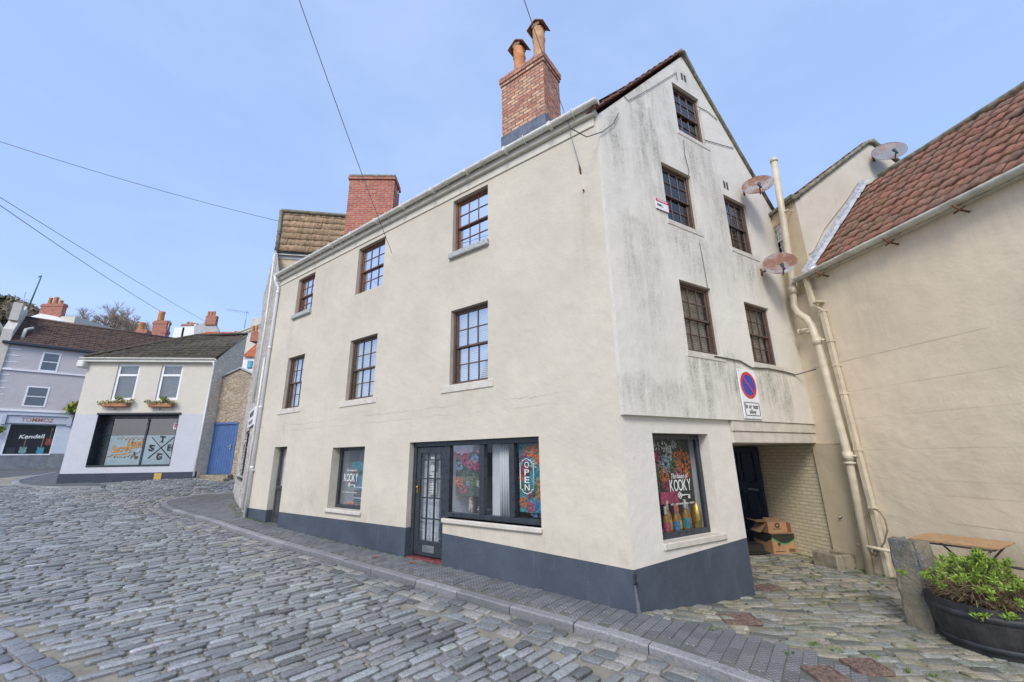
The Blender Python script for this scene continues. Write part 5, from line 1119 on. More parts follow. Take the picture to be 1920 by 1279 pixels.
mb = MB(F4); add_text(mb,'Sacred',1.86,.405,.62,.78,.34,.03,.10,.1); add_text(mb,'Hand',2.36,.40,.82,.62,.42,.03,.10,.1); mb.slab([(1.45,.36),(2.1,.42),(2.5,.55),(2.0,.34)],.407,.404)
for k in range(9): mb.tube([(1.35+k*.14,.405,.25+.05*math.sin(k*2.1)),(1.42+k*.14,.405,.3+.06*math.sin(k*1.3)),(1.5+k*.14,.405,.24)],.012,4)
for k in range(6): mb.tube([(1.6+k*.17,.406,1.0+.06*math.sin(k*2)),(1.7+k*.17,.406,1.08),(1.78+k*.17,.406,.98)],.009,4)
mb.build('gold_lettering', M_goldl, o_)
mb = MB(F4)
def blackletter(mb, ch, a, c, s): add_text(mb, ch, a, .405, c, s, s*1.05, .035); mb.slab([(a-s*.55,c+s*.42),(a-s*.3,c+s*.62),(a+s*.5,c+s*.5),(a-.0,c+s*.46)],.404,.4045); mb.slab([(a-s*.5,c-s*.5),(a-s*.2,c-s*.4),(a+s*.35,c-s*.62),(a,c-s*.62)],.404,.4045); mb.box(a-s*.1,a-s*.04,.404,.4045,c-s*.45,c+s*.45)
cx_, cz_ = 3.45,.62
for ch,a,c in (('T',0,.37),('S',-.38,0),('H',.38,0),('G',0,-.37)): blackletter(mb,ch,cx_+a,cz_+c,.24)
for sg in (1,-1): mb.tube([(cx_-.45,.404,cz_+sg*.45),(cx_+.45,.404,cz_-sg*.45)],[.014,.02],5) if sg>0 else mb.tube([(cx_-.45,.403,cz_-.45),(cx_+.45,.403,cz_+.45)],.016,5)
blackletter(mb,'S',2.42,.38,.12); blackletter(mb,'H',2.52,.22,.12); mb.tube([(2.3,.404,.18),(2.64,.404,.5)],.008,4); mb.build('black_lettering', M_sblk, o_)
mb = MB(F4); mb.slab(rect(3.78,4.05,1.42,1.72),.405,.40,holes=[rect(3.83,4.0,1.48,1.66)]); mb.build('sticker', M_sill, o_); mb = MB(F4); mb.slab(rect(3.831,3.999,1.481,1.659),.406,.4045); mb.build('sticker_print', FM['rose'], o_)
mb = MB(F4); mb.cbox(3.70,4.0,-.05,-.027,-.70,-.44,.01); mb.box(3.845,3.855,-.054,-.049,-.68,-.46); mb.build('wall_vent', paint('ochre_vent',(.50,.33,.09),.7,.2,12), LH)
# rubble wall with the blue gate
GX = lambda px,py,Y=20.0: atY(px,py,Y)
A_=GX(396,715); tl=Vector((A_.x-.25,20,0)); 
YG=19.05; FG = Frame(np.array([atY(385,885,YG).x-.05,YG]), np.array([1.0,0.0]), np.array([0.0,1.0])); dd0=FG.hit(381,880)[0]; dd1=FG.hit(434,882)[0]; ztop=FG.hit(424,792)[1]; zpk=FG.hit(453,690)[1]; zlf=FG.hit(404,712); print('gate',dd0,dd1,ztop,zpk,zlf)
mb = MB(FG); dl,dr_=dd0,dd1; ap_=FG.hit(453,690)[0]; mb.poly([(-.3,-2),(dl,-2),(dl,ztop),(dr_,ztop),(dr_,-2),(2.8,-2),(2.8,zpk-.9),(ap_,zpk),(zlf[0],zlf[1]),(-.6,zlf[1]-.2),(-.3,1)]); mb.strip([(dl,-2),(dl,ztop),(dr_,ztop),(dr_,-2)],0,.2,False); RW = mb.build('rubble_wall', M_rub); tag(RW,'brown rubble wall rising over the blue door','wall')
mb = MB(FG); mb.tube([(zlf[0]-.3,-.05,zlf[1]-.1),(zlf[0],-.05,zlf[1]),(ap_,-.05,zpk)],.04,6); mb.tube([(ap_,-.05,zpk),(2.8,-.05,zpk-.9)],.06,6); mb.build('coping', M_gsill, RW)
M_bluedoor = paint('blue_door_paint',(.06,.13,.31),.5,.1,5)
mb = MB(FG); mb.cbox(dl,dl+.08,-.02,.1,-.56,ztop); mb.cbox(dr_-.08,dr_,-.02,.1,-.56,ztop); mb.cbox(dl+.08,dr_-.08,-.02,.1,ztop-.1,ztop)
x=dl+.08
while x<dr_-.1: mb.cbox(x,x+.11,.03,.07,-.54,ztop-.1,.008); x+=.112
BD = mb.build('plank_door', M_bluedoor, RW); BD['label']='blue plank door'
mb = MB(FG); mb.cbox(dr_-.27,dr_-.2,.0,.03,.5,.72,.005); mb.tube([(dr_-.24,.01,.64),(dr_-.24,-.04,.64),(dr_-.36,-.04,.62)],.012,6); mb.build('handle', M_galv, BD)
mb = MB(FG); mb.cbox(dl-.3,dr_+.1,-.35,.0,-1.2,-.56,.02); mb.cbox(dl-.5,dr_+.2,-.75,-.35,-1.3,-.70,.02); mb.build('doorstep', M_tr, RW)
def blob(mb, c, r, n=60, leaf=.05, mi=(0,1), flat_=.7):
    for _ in range(n):
        d = Vector((random.gauss(0,1),random.gauss(0,1),random.gauss(0,1))).normalized()*r*random.uniform(.4,1); p = Vector(c)+Vector((d.x,d.y,d.z*flat_)); u=Vector((random.gauss(0,1),random.gauss(0,1),random.gauss(0,1))).normalized(); w=u.cross(Vector((random.gauss(0,1),random.gauss(0,1),random.gauss(0,1)))).normalized()
        l=leaf*random.uniform(.6,1.3); mb.add([p-u*l,p+w*l*.5,p+u*l,p-w*l*.5],[(0,1,2,3)],random.choice(mi))
def leafmat(name, c):
    t=NT(name); col=t.mix(t.ramp(t.noise(9,3),.3,.7),tuple(x*.6 for x in c),tuple(min(1,x*1.3) for x in c)); t.out(col,.6); t.b.inputs['Subsurface Weight'].default_value=0; return t.mat
L_g=leafmat('bright_leaf',(.20,.30,.04)); L_d=leafmat('dark_leaf',(.04,.09,.02)); L_y=leafmat('yellow_flower',(.6,.45,.05)); L_p=leafmat('pale_flower',(.5,.35,.45))
def flowerbox(fr, s0, s1, z, label):
    o = root('window_box', fr((s0+s1)/2,-.12,z), label, 'window box', 'flower boxes under the upstairs windows'); mb = MB(fr); mb.cbox(s0,s1,-.22,-.01,z,z+.17,.02); mb.build('trough', paint('dull_terracotta',(.42,.19,.10),.8,.2,9), o)
    mb = MB(fr)
    for i in range(9): blob(mb,(s0-.08+(s1-s0+.16)*i/8,-.15,z+.21+random.uniform(-.06,.05)),.16,60,.04,(0,0,1,1,2,3))
    blob(mb,((s0+s1)/2+.05,-.12,z+.38),.14,80,.05,(0,)); blob(mb,((s0+s1)/2,-.14,z-.1),.07,20,.02,(1,))
    mb.build('flowers',[L_g,L_d,L_y,L_p],o)
flowerbox(F4,1.13,2.12,2.36,'terracotta window box of flowers under the left upstairs window'); flowerbox(F4,2.98,3.92,2.34,'terracotta window box of flowers under the right upstairs window')
# ================================================================ LILAC GUITAR SHOP TERRACE FAR LEFT
D45=unit(45); FT=Frame(np.array([-29.7,28.0]), D45, np.array([-D45[1],D45[0]]))
TH = root('guitar_shop_house', FT(-2,0,0), 'lilac three storey terrace with a guitar shop at street level and brown roof', 'house')
M_l1=flat('lilac_grey_paint',(.52,.49,.49)); M_l2=flat('pale_blue_paint',(.58,.63,.70)); M_gpl=paint('grey_green_plinth',(.20,.22,.24),.7,.2,3,dirt=((.10,.14,.05),.8))
u1=(-2.08,-1.22,5.92,7.2); u2=(-2.32,-1.3,3.57,4.9); gs=(-2.62,-.5,.62,2.45)
mb=MB(FT); mb.poly([(-3.8,3.2),(3,3.2),(3,7.6),(-3.8,7.6)],[rect(*u1),rect(*u2)]); reveal(mb,*u1,.1); reveal(mb,*u2,.1); mb.build('upper_wall',M_l1,TH)
mb=MB(FT); mb.poly([(-3.8,.66),(-2.62,.66),(-2.62,2.45),(-.5,2.45),(-.5,.66),(3,.66),(3,3.2),(-3.8,3.2)]); mb.strip(rect(*gs),0,.2); mb.build('shopfront_wall',M_l2,TH)
mb=MB(FT); mb.box(-3.8,3,-.03,.1,-1.5,.64); mb.build('plinth',M_gpl,TH)
mb=MB(FT); mb.cbox(-3.8,3,-.08,0,5.80,5.90,.01); mb.cbox(-3.8,3,-.10,0,3.25,3.37,.01); 
for z in np.arange(3.8,7.5,.42): mb.box(-3.8,-3.2+.15*((int(z*10))%2),-.02,0,z,z+.05)
mb.build('string_course',M_white,TH)
for w_ in (u1,u2):
    mb=MB(FT); s0,s1,z0,z1=w_; m_=(z0+z1)/2
    for a in ((s0,s0+.09,z0,z1),(s1-.09,s1,z0,z1),(s0+.09,s1-.09,z0,z0+.09),(s0+.09,s1-.09,z1-.09,z1),(s0+.09,s1-.09,m_-.03,m_+.03)): mb.cbox(a[0],a[1],-.02,.05,a[2],a[3],.008)
    o_=mb.build('window',M_white,TH); g=MB(FT); g.add([(s0+.08,.02,z0+.08),(s1-.08,.02,z0+.08),(s1-.08,.02,z1-.08),(s0+.08,.02,z1-.08)],[(0,1,2,3)]); g.build('glass',G_far,o_); roombox(o_,FT,s0,s1,z0,z1,.06,.2,M_roomg)
mb=MB(FT); s0,s1,z0,z1=gs; mb.cbox(s0,s0+.1,0,.1,z0,z1); mb.cbox(s1-.06,s1,0,.1,z0,z1); mb.cbox(s0,s1,-.05,.1,z0-.06,z0+.02); o_=mb.build('shop_window',M_white,TH); g=MB(FT); g.add([(s0+.08,.06,z0),(s1-.05,.06,z0),(s1-.05,.06,z1),(s0+.08,.06,z1)],[(0,1,2,3)]); g.build('glass',G_shop,o_)
shopbox(FT,s0,s1,z0,z1,.2,1.0,TH,M_dark,M_dark)
mb=MB(FT); add_text(mb,'Kendall',-1.5,.05,1.72,1.05,.24,.02,.06,.25); mb.build('lettering',M_ink,o_)
mb=MB(FT); mb.cbox(-2.75,-.1,-.12,.0,2.50,3.0,.02); mb.cbox(-2.85,.0,-.2,.0,3.0,3.08,.01); mb.cbox(-2.95,-2.76,-.2,0,2.42,3.0,.01); mb.cbox(-.099,.09,-.2,0,2.42,3.0,.01); FB_=mb.build('fascia_board',paint('fascia_pale',(.50,.54,.60),.6,.06,4),TH)
mb=MB(FT); add_text(mb,'TOMMOZ',-1.45,-.125,2.75,1.4,.25,.012); mb.build('fascia_lettering',paint('fascia_red',(.42,.14,.09),.6,.2,9),FB_)
def guitar(fr,a,b,z,m,label,s=1):
    o=root('guitar',fr(a,b,z),label,'guitar','guitars in the shop window'); mb=MB(fr)
    ol=[(0,0),(.10,.02),(.13,.10),(.10,.18),(.12,.25),(.09,.32),(.03,.28),(-.03,.28),(-.09,.34),(-.13,.27),(-.10,.18),(-.14,.10),(-.10,.02)]
    mb.slab([(a+x*s*1.3,z+y*s*1.3) for x,y in ol],b,b+.04); mb.build('body',m,o)
    mb=MB(fr); mb.box(a-.02,a+.02,b-.01,b+.02,z+.2*s,z+.95*s); mb.box(a-.04,a+.04,b-.01,b+.02,z+.95*s,z+1.1*s); mb.build('neck',M_terra2,o)
guitar(FT,-1.75,.35,.68,paint('mint_lacquer',(.35,.60,.50),.3,.05,4),'mint green electric guitar in the far shop window'); guitar(FT,-1.0,.35,.66,paint('turquoise_lacquer',(.03,.45,.62),.3,.05,4),'turquoise electric guitar in the far shop window'); guitar(FT,-.72,.4,1.2,paint('red_lacquer',(.40,.05,.04),.3,.05,4),'red guitar hung high in the far shop window')
mb=MB(FT); mb.cbox(-2.45,-2.05,.3,.5,.66,1.05,.02); o=mb.build('amplifier',M_black); tag(o,'small black amplifier at the left of the guitar shop window','amplifier')
# roof, parapet end wall, chimney
eL=Vector(FT(-3.9,-.15,7.62)); mb=MB(FT)
rz=FT.hit(160,622,2.6)[1]; print('ridge H3',FT.hit(60,602,2.6),FT.hit(270,640,2.6))
sfr3=slope_frame(Vector(FT(-3.6,-.15,7.6)),Vector((*D45,0)),Vector((*FT.N,0))*2.9+Vector((0,0,2.35))); pantiles(sfr3,9,3.75,'tile_roof',T_brown,TH,.33,.27,None,.03,.04)
mb=MB(sfr3); mb.box(0,9,-.02,3.7,-.1,-.03); mb.tube([(0,3.76,.03),(9,3.76,.03)],.08,6); mb.build('roof_deck',M_brown2,TH)
mb=MB(FT); mb.cbox(-3.9,3,-.28,-.02,7.45,7.63,.03); mb.build('gutter',paint('black_gutter',(.03,.035,.05),.4,.1,4),TH)
mb=MB(FT.sub(-3.6,0)); 
PW=Frame(FT.P+FT.D*(-3.95),FT.N,-FT.D)
mb=MB(PW); mb.slab([(-.1,-1),(3,-1),(3,10.4),(2.2,10.6),(.9,9.6),(.9,9.2),(-.1,8.4)],-.35,.1); mb.box(.6,1.6,-.3,.1,9.2,10.4); mb.build('parapet_wall',M_sill,TH)
mb=MB(FT); mb.tube([(-3.2,.3,7.9),(-3.2,.8,8.7),(-2.9,.9,8.9)],.1,6); mb.build('chimney_flashing',M_ggut,TH)
# next building to the left and behind
mb=MB(FT); mb.box(-9.5,-4.32,.3,5,-1,8.9); o=mb.build('pale_terrace',M_l2); tag(o,'pale slice of terrace cut off by the left edge','house')
def blobthing(fr,c,r,n,leaf,name,label,cat,extra=None):
    o=root(name,fr(*c),label,cat); mb=MB(fr); blob(mb,c,r,n,leaf,(0,0,1,2)); mb.build('foliage',[L_g,L_d,L_y],o)
    mb=MB(fr); k=r*.5; mb.ball((c[0],c[1],c[2]-r*.55),k,8,0,(1,1,.6)); mb.tube([(c[0],c[1],c[2]-r*.5),(c[0]-.05,c[1]+.1,c[2]-r*1.1),(c[0],.0,c[2]-r*1.2),(c[0],.0,c[2]-r*2)],.035,5); mb.build('basket_and_bracket',M_black,o); return o
blobthing(FT,(.18,-.45,3.62),.62,420,.12,'hanging_basket','large leafy hanging basket between the guitar shop and the cream shop','hanging basket'); blobthing(FT,(-2.9,-.4,2.1),.30,150,.08,'hanging_basket','small basket at the far left edge','hanging basket')
# ================================================================ FAR ROOFTOPS
def bpx(mb, p0, p1, py0, py1, Y, dep, mi=0, down=None):
    a=atY(p0,(py0+py1)/2,Y); b=atY(p1,(py0+py1)/2,Y); zt=atY((p0+p1)/2,py0,Y).z; zb=atY((p0+p1)/2,py1,Y).z if down is None else down
    mb.cbox(a.x,b.x,Y,Y+dep,zb,zt,.03,mi); return a.x,b.x,zt,zb
def far_chimney(stack,pots,Y,label,potmat=None,brick=None,wall=True):
    c=atY((stack[0]+stack[1])/2,stack[3],Y); o=root('far_house',(c.x,Y,0),label,'house'); mb=MB(); x0,x1,zt,zb=bpx(mb,stack[0],stack[1],stack[2],stack[3],Y,.45)
    mb.cbox(x0-.04,x1+.04,Y-.04,Y+.49,zt-.35,zt-.12,.02); s_=mb.build('chimney_stack',brick or M_redbr,o)
    for (a,b,t,bt) in pots:
        pa=atY((a+b)/2,t,Y); h=pa.z-zt; r=abs(atY(b,t,Y).x-atY(a,t,Y).x)/2*.9; chimney_pot(s_,pa.x,Y+.22,zt-.02,r*.85,h,potmat or M_terra,0)
    if wall: mb=MB(); mb.box(x0-1.5,x1+1.5,Y+.1,Y+6,-1,zb+.05); mb.build('wall',M_lcream,o)
    return o
far_chimney((249,271,618,660),[(257,270,603,618)],34,'far brick chimney with one orange pot, left of the tall one',wall=False)
far_chimney((281,308,601,660),[(294,308,583,601),(293,299,587,601)],36,'tall far brick chimney stack with orange pots on the wire line',wall=False)
far_chimney((302,308,618,650),[],34.5,'short brick stack against the tall far chimney',wall=False)
o=far_chimney((74,116,569,594),[(88,96,557,571),(98,108,556,571),(108,116,562,573)],40,'far white gabled house with a wide brick chimney of three red pots'); mb=MB(); P=[atY(50,640,39.8),atY(51,596,39.8),atY(75,588,39.8),atY(108,594,39.8),atY(128,612,39.8),atY(130,640,39.8)]
def extr(mb,P,dy=.4,mi=0):
    n=len(P); Q=[p+Vector((0,dy,0)) for p in P]; mb.add([tuple(p) for p in P+Q],[tuple(range(n)),tuple(range(2*n-1,n-1,-1))]+[(i,(i+1)%n,n+(i+1)%n,n+i) for i in range(n)],mi)
extr(mb,P); mb.build('gable',M_white,o)
o=root('far_house',atY(350,620,62),'far white house with four small buff pots','house'); mb=MB(); bpx(mb,322,342,614,660,62,5); bpx(mb,338,362,608,660,62,5); mb.build('wall',M_white,o)
for i,(a,b) in enumerate(((341,347),(348,353),(354,358),(359,363))): pa=atY((a+b)/2,600+i*1.0,62); chimney_pot(o,pa.x,63,pa.z-1.0,.22,1.0,M_terra2,0)
mb=MB(); bpx(mb,339,363,607,611,61.9,1.2); mb.build('chimney_stack',M_pinkbr,o)
o=root('far_house',atY(390,620,55),'far grey gabled house with a brick chimney of three orange pots','house'); mb=MB(); extr(mb,[atY(362,660,55),atY(364,612,55),atY(385,604,55),atY(402,606,55),atY(412,625,55),atY(412,660,55)]); mb.build('gable',paint('grey_gable',(.42,.42,.42),.8,.1,2),o)
mb=MB(); bpx(mb,384.5,404.5,592,609,54.8,.5); s_=mb.build('chimney_stack',M_redbr,o)
for a in (392,397.5,402.5): pa=atY(a,584,55); chimney_pot(s_,pa.x,55.05,atY(395,593,55).z,.17,pa.z-atY(395,593,55).z,M_terra,0)
# orange roof
o=root('far_house',atY(390,640,42),'far house with a bright orange tiled roof behind the dark roof','house'); A=atY(340,632,40); Bp=atY(440,632,40); sfo=slope_frame(A,Vector((1,0,-.03)),Vector((0,2.2,1.45)))
w_=(Bp-A).length; k_=(atY(364,612,42).x-A.x-.0)
pantiles(sfo,w_+2,1.9,'orange_roof',T_orange,o,.3,.3,lambda b:(min(1.0,b/1.6)*1.3,w_+1.0-b*.6),.04,.04)
mb=MB(); extr(mb,[A+Vector((.1,.3,-3)),A+Vector((.1,.3,0)),A+Vector((1.2,1.8,.95)),A+Vector((w_,1.8,.95)),A+Vector((w_+1,.3,-3))],1); mb.build('wall',M_lcream,o)
# right-hand far group
o=root('far_house',atY(470,640,30),'far cream house with dormer and red roof glimpsed beside the rubble gable','house')
mb=MB(); extr(mb,[atY(444,700,31),atY(444,626,31),atY(446,623,31),atY(490,608,31),atY(492,700,31)],.5); mb.build('wall',M_lcream,o)
mb=MB(); mb.tube([atY(443,625,30.8),atY(492,606,30.8)],.07,6); bpx(mb,471,490,596,612,31.5,.5); mb.build('dormer',M_ggut,o)
A=atY(454,668,26); sfo=slope_frame(A,Vector((1,.1,-.09)),Vector((0,1.6,1.5))); pantiles(sfo,2.2,1.9,'orange_roof',T_orange,o,.2,.2,None,.03,.03)
mb=MB(); bpx(mb,450,485,666,705,26.2,2); mb.build('lower_wall',M_white,o); mb=MB(); bpx(mb,463,472,676,690,26.1,.2); mb.build('blue_window',paint('sky_blue_frame',(.12,.35,.50),.5,.1,4),o)
mb=MB(); bpx(mb,469,486,622,640,28,1); s_=mb.build('chimney_stack',M_redbr,o); 
for a in (476,482): pa=atY(a,611,28.5); chimney_pot(s_,pa.x,28.5,atY(a,624,28.5).z,.10,pa.z-atY(a,624,28.5).z,M_terra,0)
mb=MB(); bpx(mb,435,445,624,634,40,1); s_=mb.build('small_chimney',M_redbr,o)
for a in (437,441): pa=atY(a,620,40); chimney_pot(s_,pa.x,40.4,pa.z-.35,.14,.4,M_terra,0)
def aerial(p0,p1,b0,b1,Y,label,n=10,sz=5):
    o=root('tv_aerial',atY(*p0,Y),label,'aerial'); mb=MB(); mb.tube([atY(*p0,Y),atY(*p1,Y)],.02,5); mb.tube([atY(*b0,Y),atY(*b1,Y)],.012,4)
    a,b=atY(*b0,Y),atY(*b1,Y)
    for i in range(n): q=a.lerp(b,i/(n-1)); mb.tube([q+Vector((0,.0,-sz*.025)),q+Vector((0,0,sz*.025))],.008,4)
    mb.build('mast_and_boom',M_galv,o)
aerial((458,616),(463.5,582),(427,580),(467,586.5),27,'television aerial above the far cream house',11,6)
aerial((40,585),(48,548),(15,554),(60,564),30,'television aerial on the far left parapet',9,4)
mb=MB(); mb.tube([atY(55,573,28),atY(78,517,28)],[.05,.04],6); mb.tube([atY(78,517,28),atY(74,519,28),atY(72,520,28)],.04,5); o=mb.build('flag_pole',paint('green_pole',(.05,.17,.15),.5,.1,5)); tag(o,'thin dark green pole leaning up from the left parapet','pole')
mb=MB(); mb.tube([atY(311,630,35),atY(319,600,35)],.03,5); o=mb.build('roof_pole',M_galv); tag(o,'thin metal pole right of the tall far chimney','pole')
# hill, wood, bare trees
t=NT('hillside'); t.out(t.mix(t.ramp(t.noise(.12,6,.7),.4,.6),(.05,.075,.03),(.13,.10,.07)),.95); M_hill=t.mat
mb=MB(); crest=[(-900,470),(-400,500),(-100,560),(0,592),(60,600),(140,625),(260,655),(420,700),(700,760),(1500,800),(2600,800)]; P=[]
for i,(x,y) in enumerate(crest): q=atY(x,y,110); P+=[(q.x*.6,62,-3),(q.x*.8,90,q.z*.55),(q.x,110,q.z),(q.x*1.3,150,q.z*.9)]
mb.add(P,[(4*i+k,4*i+4+k,4*i+5+k,4*i+1+k) for i in range(len(crest)-1) for k in range(3)],0,True); o=mb.build('hill',M_hill); tag(o,kind='structure')
random.seed(21)
M_bark=paint('grey_bark',(.24,.20,.15),.9,.3,4); M_twig=paint('twig',(.36,.28,.20),.9,.3,2)
def bare_tree(h,seed):
    random.seed(seed); br=[]; tw=MB(); tr=MB()
    def grow(p,d,l,r,lv):
        q=p+d*l; m=(p+q)/2+Vector((random.gauss(0,1),random.gauss(0,1),0))*l*.05
        (tr if lv<2 else tw).tube([p,m,q],r,4 if lv<3 else 3,0,False,r*.6)
        if lv>=5: return
        for _ in range(4 if lv<4 else 5):
            dd=(d+Vector((random.gauss(0,.5),random.gauss(0,.5),random.gauss(.12,.35)))).normalized(); grow(p.lerp(q,random.uniform(.55,1)),dd,l*random.uniform(.55,.8),r*.55,lv+1)
    grow(Vector((0,0,0)),Vector((0,0,1)),h*.3,h*.022,0); return tr,tw
protos=[]
tspots=[(128,640,70,9.5,'small bare tree beside the white gable chimney'),(165,640,66,11,'bare tree with dense twigs over the brown roof'),(205,645,64,12.5,'tallest bare tree above the brown roof ridge'),(240,648,62,10,'bare tree just left of the far chimneys'),(60,615,80,10,'faint bare tree behind the left parapet'),(20,615,84,11,'bare tree at the far left below the evergreen hilltop'),(185,650,72,9,'background bare tree in the gap of the roofline'),(268,655,66,8,'thin bare tree right behind the short far chimney'),(108,640,74,10,'bare tree hugging the wide three pot chimney'),(145,642,76,10,'bare tree between the gable and the dense tree'),(225,648,70,10.5,'bare tree second from the far chimneys'),(180,640,78,12,'pale bare tree behind the densest crown'),(252,650,74,9.5,'bare tree over the end of the brown ridge'),(90,625,88,12,'bare tree behind the wide chimney pots')]
for i,(px,py,Y,h,lab) in enumerate(tspots):
    b=atY(px,py,Y)
    if i<4:
        o=root('bare_tree',(b.x,Y,b.z-2.5),lab,'tree','bare winter trees on the hillside'); tr,tw=bare_tree(h*.95,31+i)
        T_=Matrix.Translation((b.x,Y,b.z-2.5)); tr.v=[tuple(T_@Vector(v)) for v in tr.v]; tw.v=[tuple(T_@Vector(v)) for v in tw.v]; tr.build('trunk',M_bark,o); tw.build('crown',M_twig,o); protos.append(o)
    else:
        o=copy_tree(protos[i%4]); o.location=(b.x,Y,b.z-2.5); o.rotation_euler=(0,0,i*1.3); o['label']=lab
o=MB(); random.seed(8)
for _ in range(900):
    px=random.uniform(-60,70); q=atY(px,random.uniform(562,600)+max(0,(px-20))*.4,100+random.uniform(-4,4)); blob(o,q,1.6,5,.9,(0,1) if px<30 else (1,2),.7)
ob=o.build('wood',[leafmat('evergreen_far',(.08,.10,.05)),paint('olive_scrub',(.17,.14,.09),.9,.3,2),M_twig]); tag(ob,'dark evergreen wood on the hilltop at the far left','wood',kind='stuff')
# ================================================================ FOREGROUND RIGHT: BARREL, STONE, TABLE, BOXES, COVERS
bc=np.array([4.91,4.88]); bz=float(gz(*bc))-.01; Hb=.45; Rb,Rt=.41,.50
BT=root('barrel_planter',(bc[0],bc[1],bz),'black half barrel planter with two iron hoops on the cobbles','planter')
bf=at_frame(bc,0,1,bz); t=NT('tarred_staves'); 
wv=t.node('ShaderNodeTexWave'); t.out(t.mix(t.ramp(t.noise(8,5,.7),.4,.7),(.020,.021,.024),(.055,.052,.052)),.55,t.bump(t.noise(22,5,.7,t.mapping((1,1,.15))),.7,.006)); M_stave=t.mat; t.n.remove(wv)
mb=MB(bf); n=28; 
def bR(z): q=z/Hb; return Rb+(Rt-Rb)*math.sin(q*math.pi*.5)**.9
for i in range(n):
    a0,a1=2*math.pi*i/n+.0015,2*math.pi*(i+1)/n-.0015; P=[]; top=Hb+random.gauss(0,.004)
    for k in range(7):
        z=top*k/6; r=bR(z)+random.gauss(0,.0008); P+=[((r)*math.cos(a0),r*math.sin(a0),z),(r*math.cos(a1),r*math.sin(a1),z),((r-.035)*math.cos(a1),(r-.035)*math.sin(a1),z),((r-.035)*math.cos(a0),(r-.035)*math.sin(a0),z)]
    mb.add(P,[(4*k+m,4*k+(m+1)%4,4*k+4+(m+1)%4,4*k+4+m) for k in range(6) for m in range(4)]+[(24,25,26,27)])
mb.build('staves',M_stave,BT)
for z0,z1,nm in ((.055,.11,'lower'),(.325,.385,'upper')):
    mb=MB(bf); mb.lathe([(bR(z0)+.001,z0),(bR(z0)+.007,z0+.002),(bR(z1)+.007,z1-.002),(bR(z1)+.001,z1)],n=56); mb.build('hoop',paint('hoop_iron',(.03,.034,.04),.6,.35,9,metal=0,dirt=((.10,.07,.05),.4)),BT)
mb=MB(bf); mb.lathe([(Rt-.04,Hb-.06),(.3,Hb-.04),(0.001,Hb-.02)],n=24); mb.build('soil',paint('soil',(.06,.04,.025),.95,.4,20,bump=1),BT)
PL=root('wallflower_plant',(bc[0],bc[1],bz+Hb),'leggy green plant with dry straw stems spilling over the half barrel','plant'); random.seed(3)
stm=MB(bf); lf=MB(bf)
def rosette(p,up,s,n=26):
    for _ in range(n):
        t_=random.uniform(0,6.28); el=random.uniform(-.2,1.3); d=Vector((math.cos(t_)*math.cos(el),math.sin(t_)*math.cos(el),math.sin(el)+.25)).normalized(); l=s*random.uniform(.6,1.15); w=d.cross(Vector((random.gauss(0,1),random.gauss(0,1),random.gauss(0,1)))).normalized()*l*.17; b=p+Vector((random.gauss(0,1),random.gauss(0,1),random.gauss(0,1)))*s*.22
        m=b+d*l*.55+Vector((0,0,l*.06)); lf.add([b,m+w,b+d*l,m-w],[(0,1,2),(0,2,3)],random.choice((0,0,0,1)))
heads=[]
for i in range(150):
    t_=random.uniform(0,6.28); r=random.uniform(0,.43); b=Vector((r*.75*math.cos(t_),r*.75*math.sin(t_),Hb-.03)); out_=random.uniform(.10,.32)*(r/.43)*(1.55 if math.cos(t_-2.36)>.3 else 1); h=random.uniform(.22,.48)*(1-.42*(r/.43))
    hd=b+Vector((out_*math.cos(t_),out_*math.sin(t_),h)); 
    if i<125: heads.append(hd)
    stm.tube([b,b.lerp(hd,.5)+Vector((random.gauss(0,.04),random.gauss(0,.04),-.02)),hd],.0045,4,0,False)
# the tallest heads stand at the back, two droop over the front rim
for hd in heads:
    rosette(hd,None,.046,34); rosette(hd-Vector((0,0,.03)),None,.04,18)
vd=Vector((-.71,-.70,0))
for k,(sd,dz) in enumerate(((-.10,-.05),(.10,-.09),(-.28,.02))):
    hd=vd*(.50)+Vector((.70,-.71,0))*sd*-1+Vector((0,0,Hb+dz)); stm.tube([Vector((hd.x*.5,hd.y*.5,Hb)),Vector((hd.x*.9,hd.y*.9,Hb+.05)),hd],.005,4,0,False); rosette(hd,None,.06,34); rosette(hd+Vector((.03,-.03,.02)),None,.05,24)
stm.build('stems',paint('green_stem',(.16,.15,.06),.7,.3,9),PL); lf.build('leaves',[L_g,leafmat('fresh_leaf',(.30,.42,.07))],PL)
dr=MB(bf)
for i in range(2600):
    t_=random.uniform(0,6.28); r=random.uniform(.05,.5)**.8*.6; b=Vector((r*math.cos(t_),r*math.sin(t_),Hb+random.uniform(-.02,.17)*(1 if r<.4 else .5))); t2=t_+random.gauss(0,1.1); l=random.uniform(.06,.2); e=b+Vector((math.cos(t2)*l,math.sin(t2)*l,random.gauss(-.01,.04))); m=(b+e)/2+Vector((0,0,random.uniform(0,.03))); dr.tube([b,m,e],.0022,3,random.choice((0,0,1)),False)
dr.build('dry_stems',[paint('straw',(.36,.27,.16),.9,.3,9),paint('red_brown_stem',(.20,.10,.06),.9,.3,9)],PL)
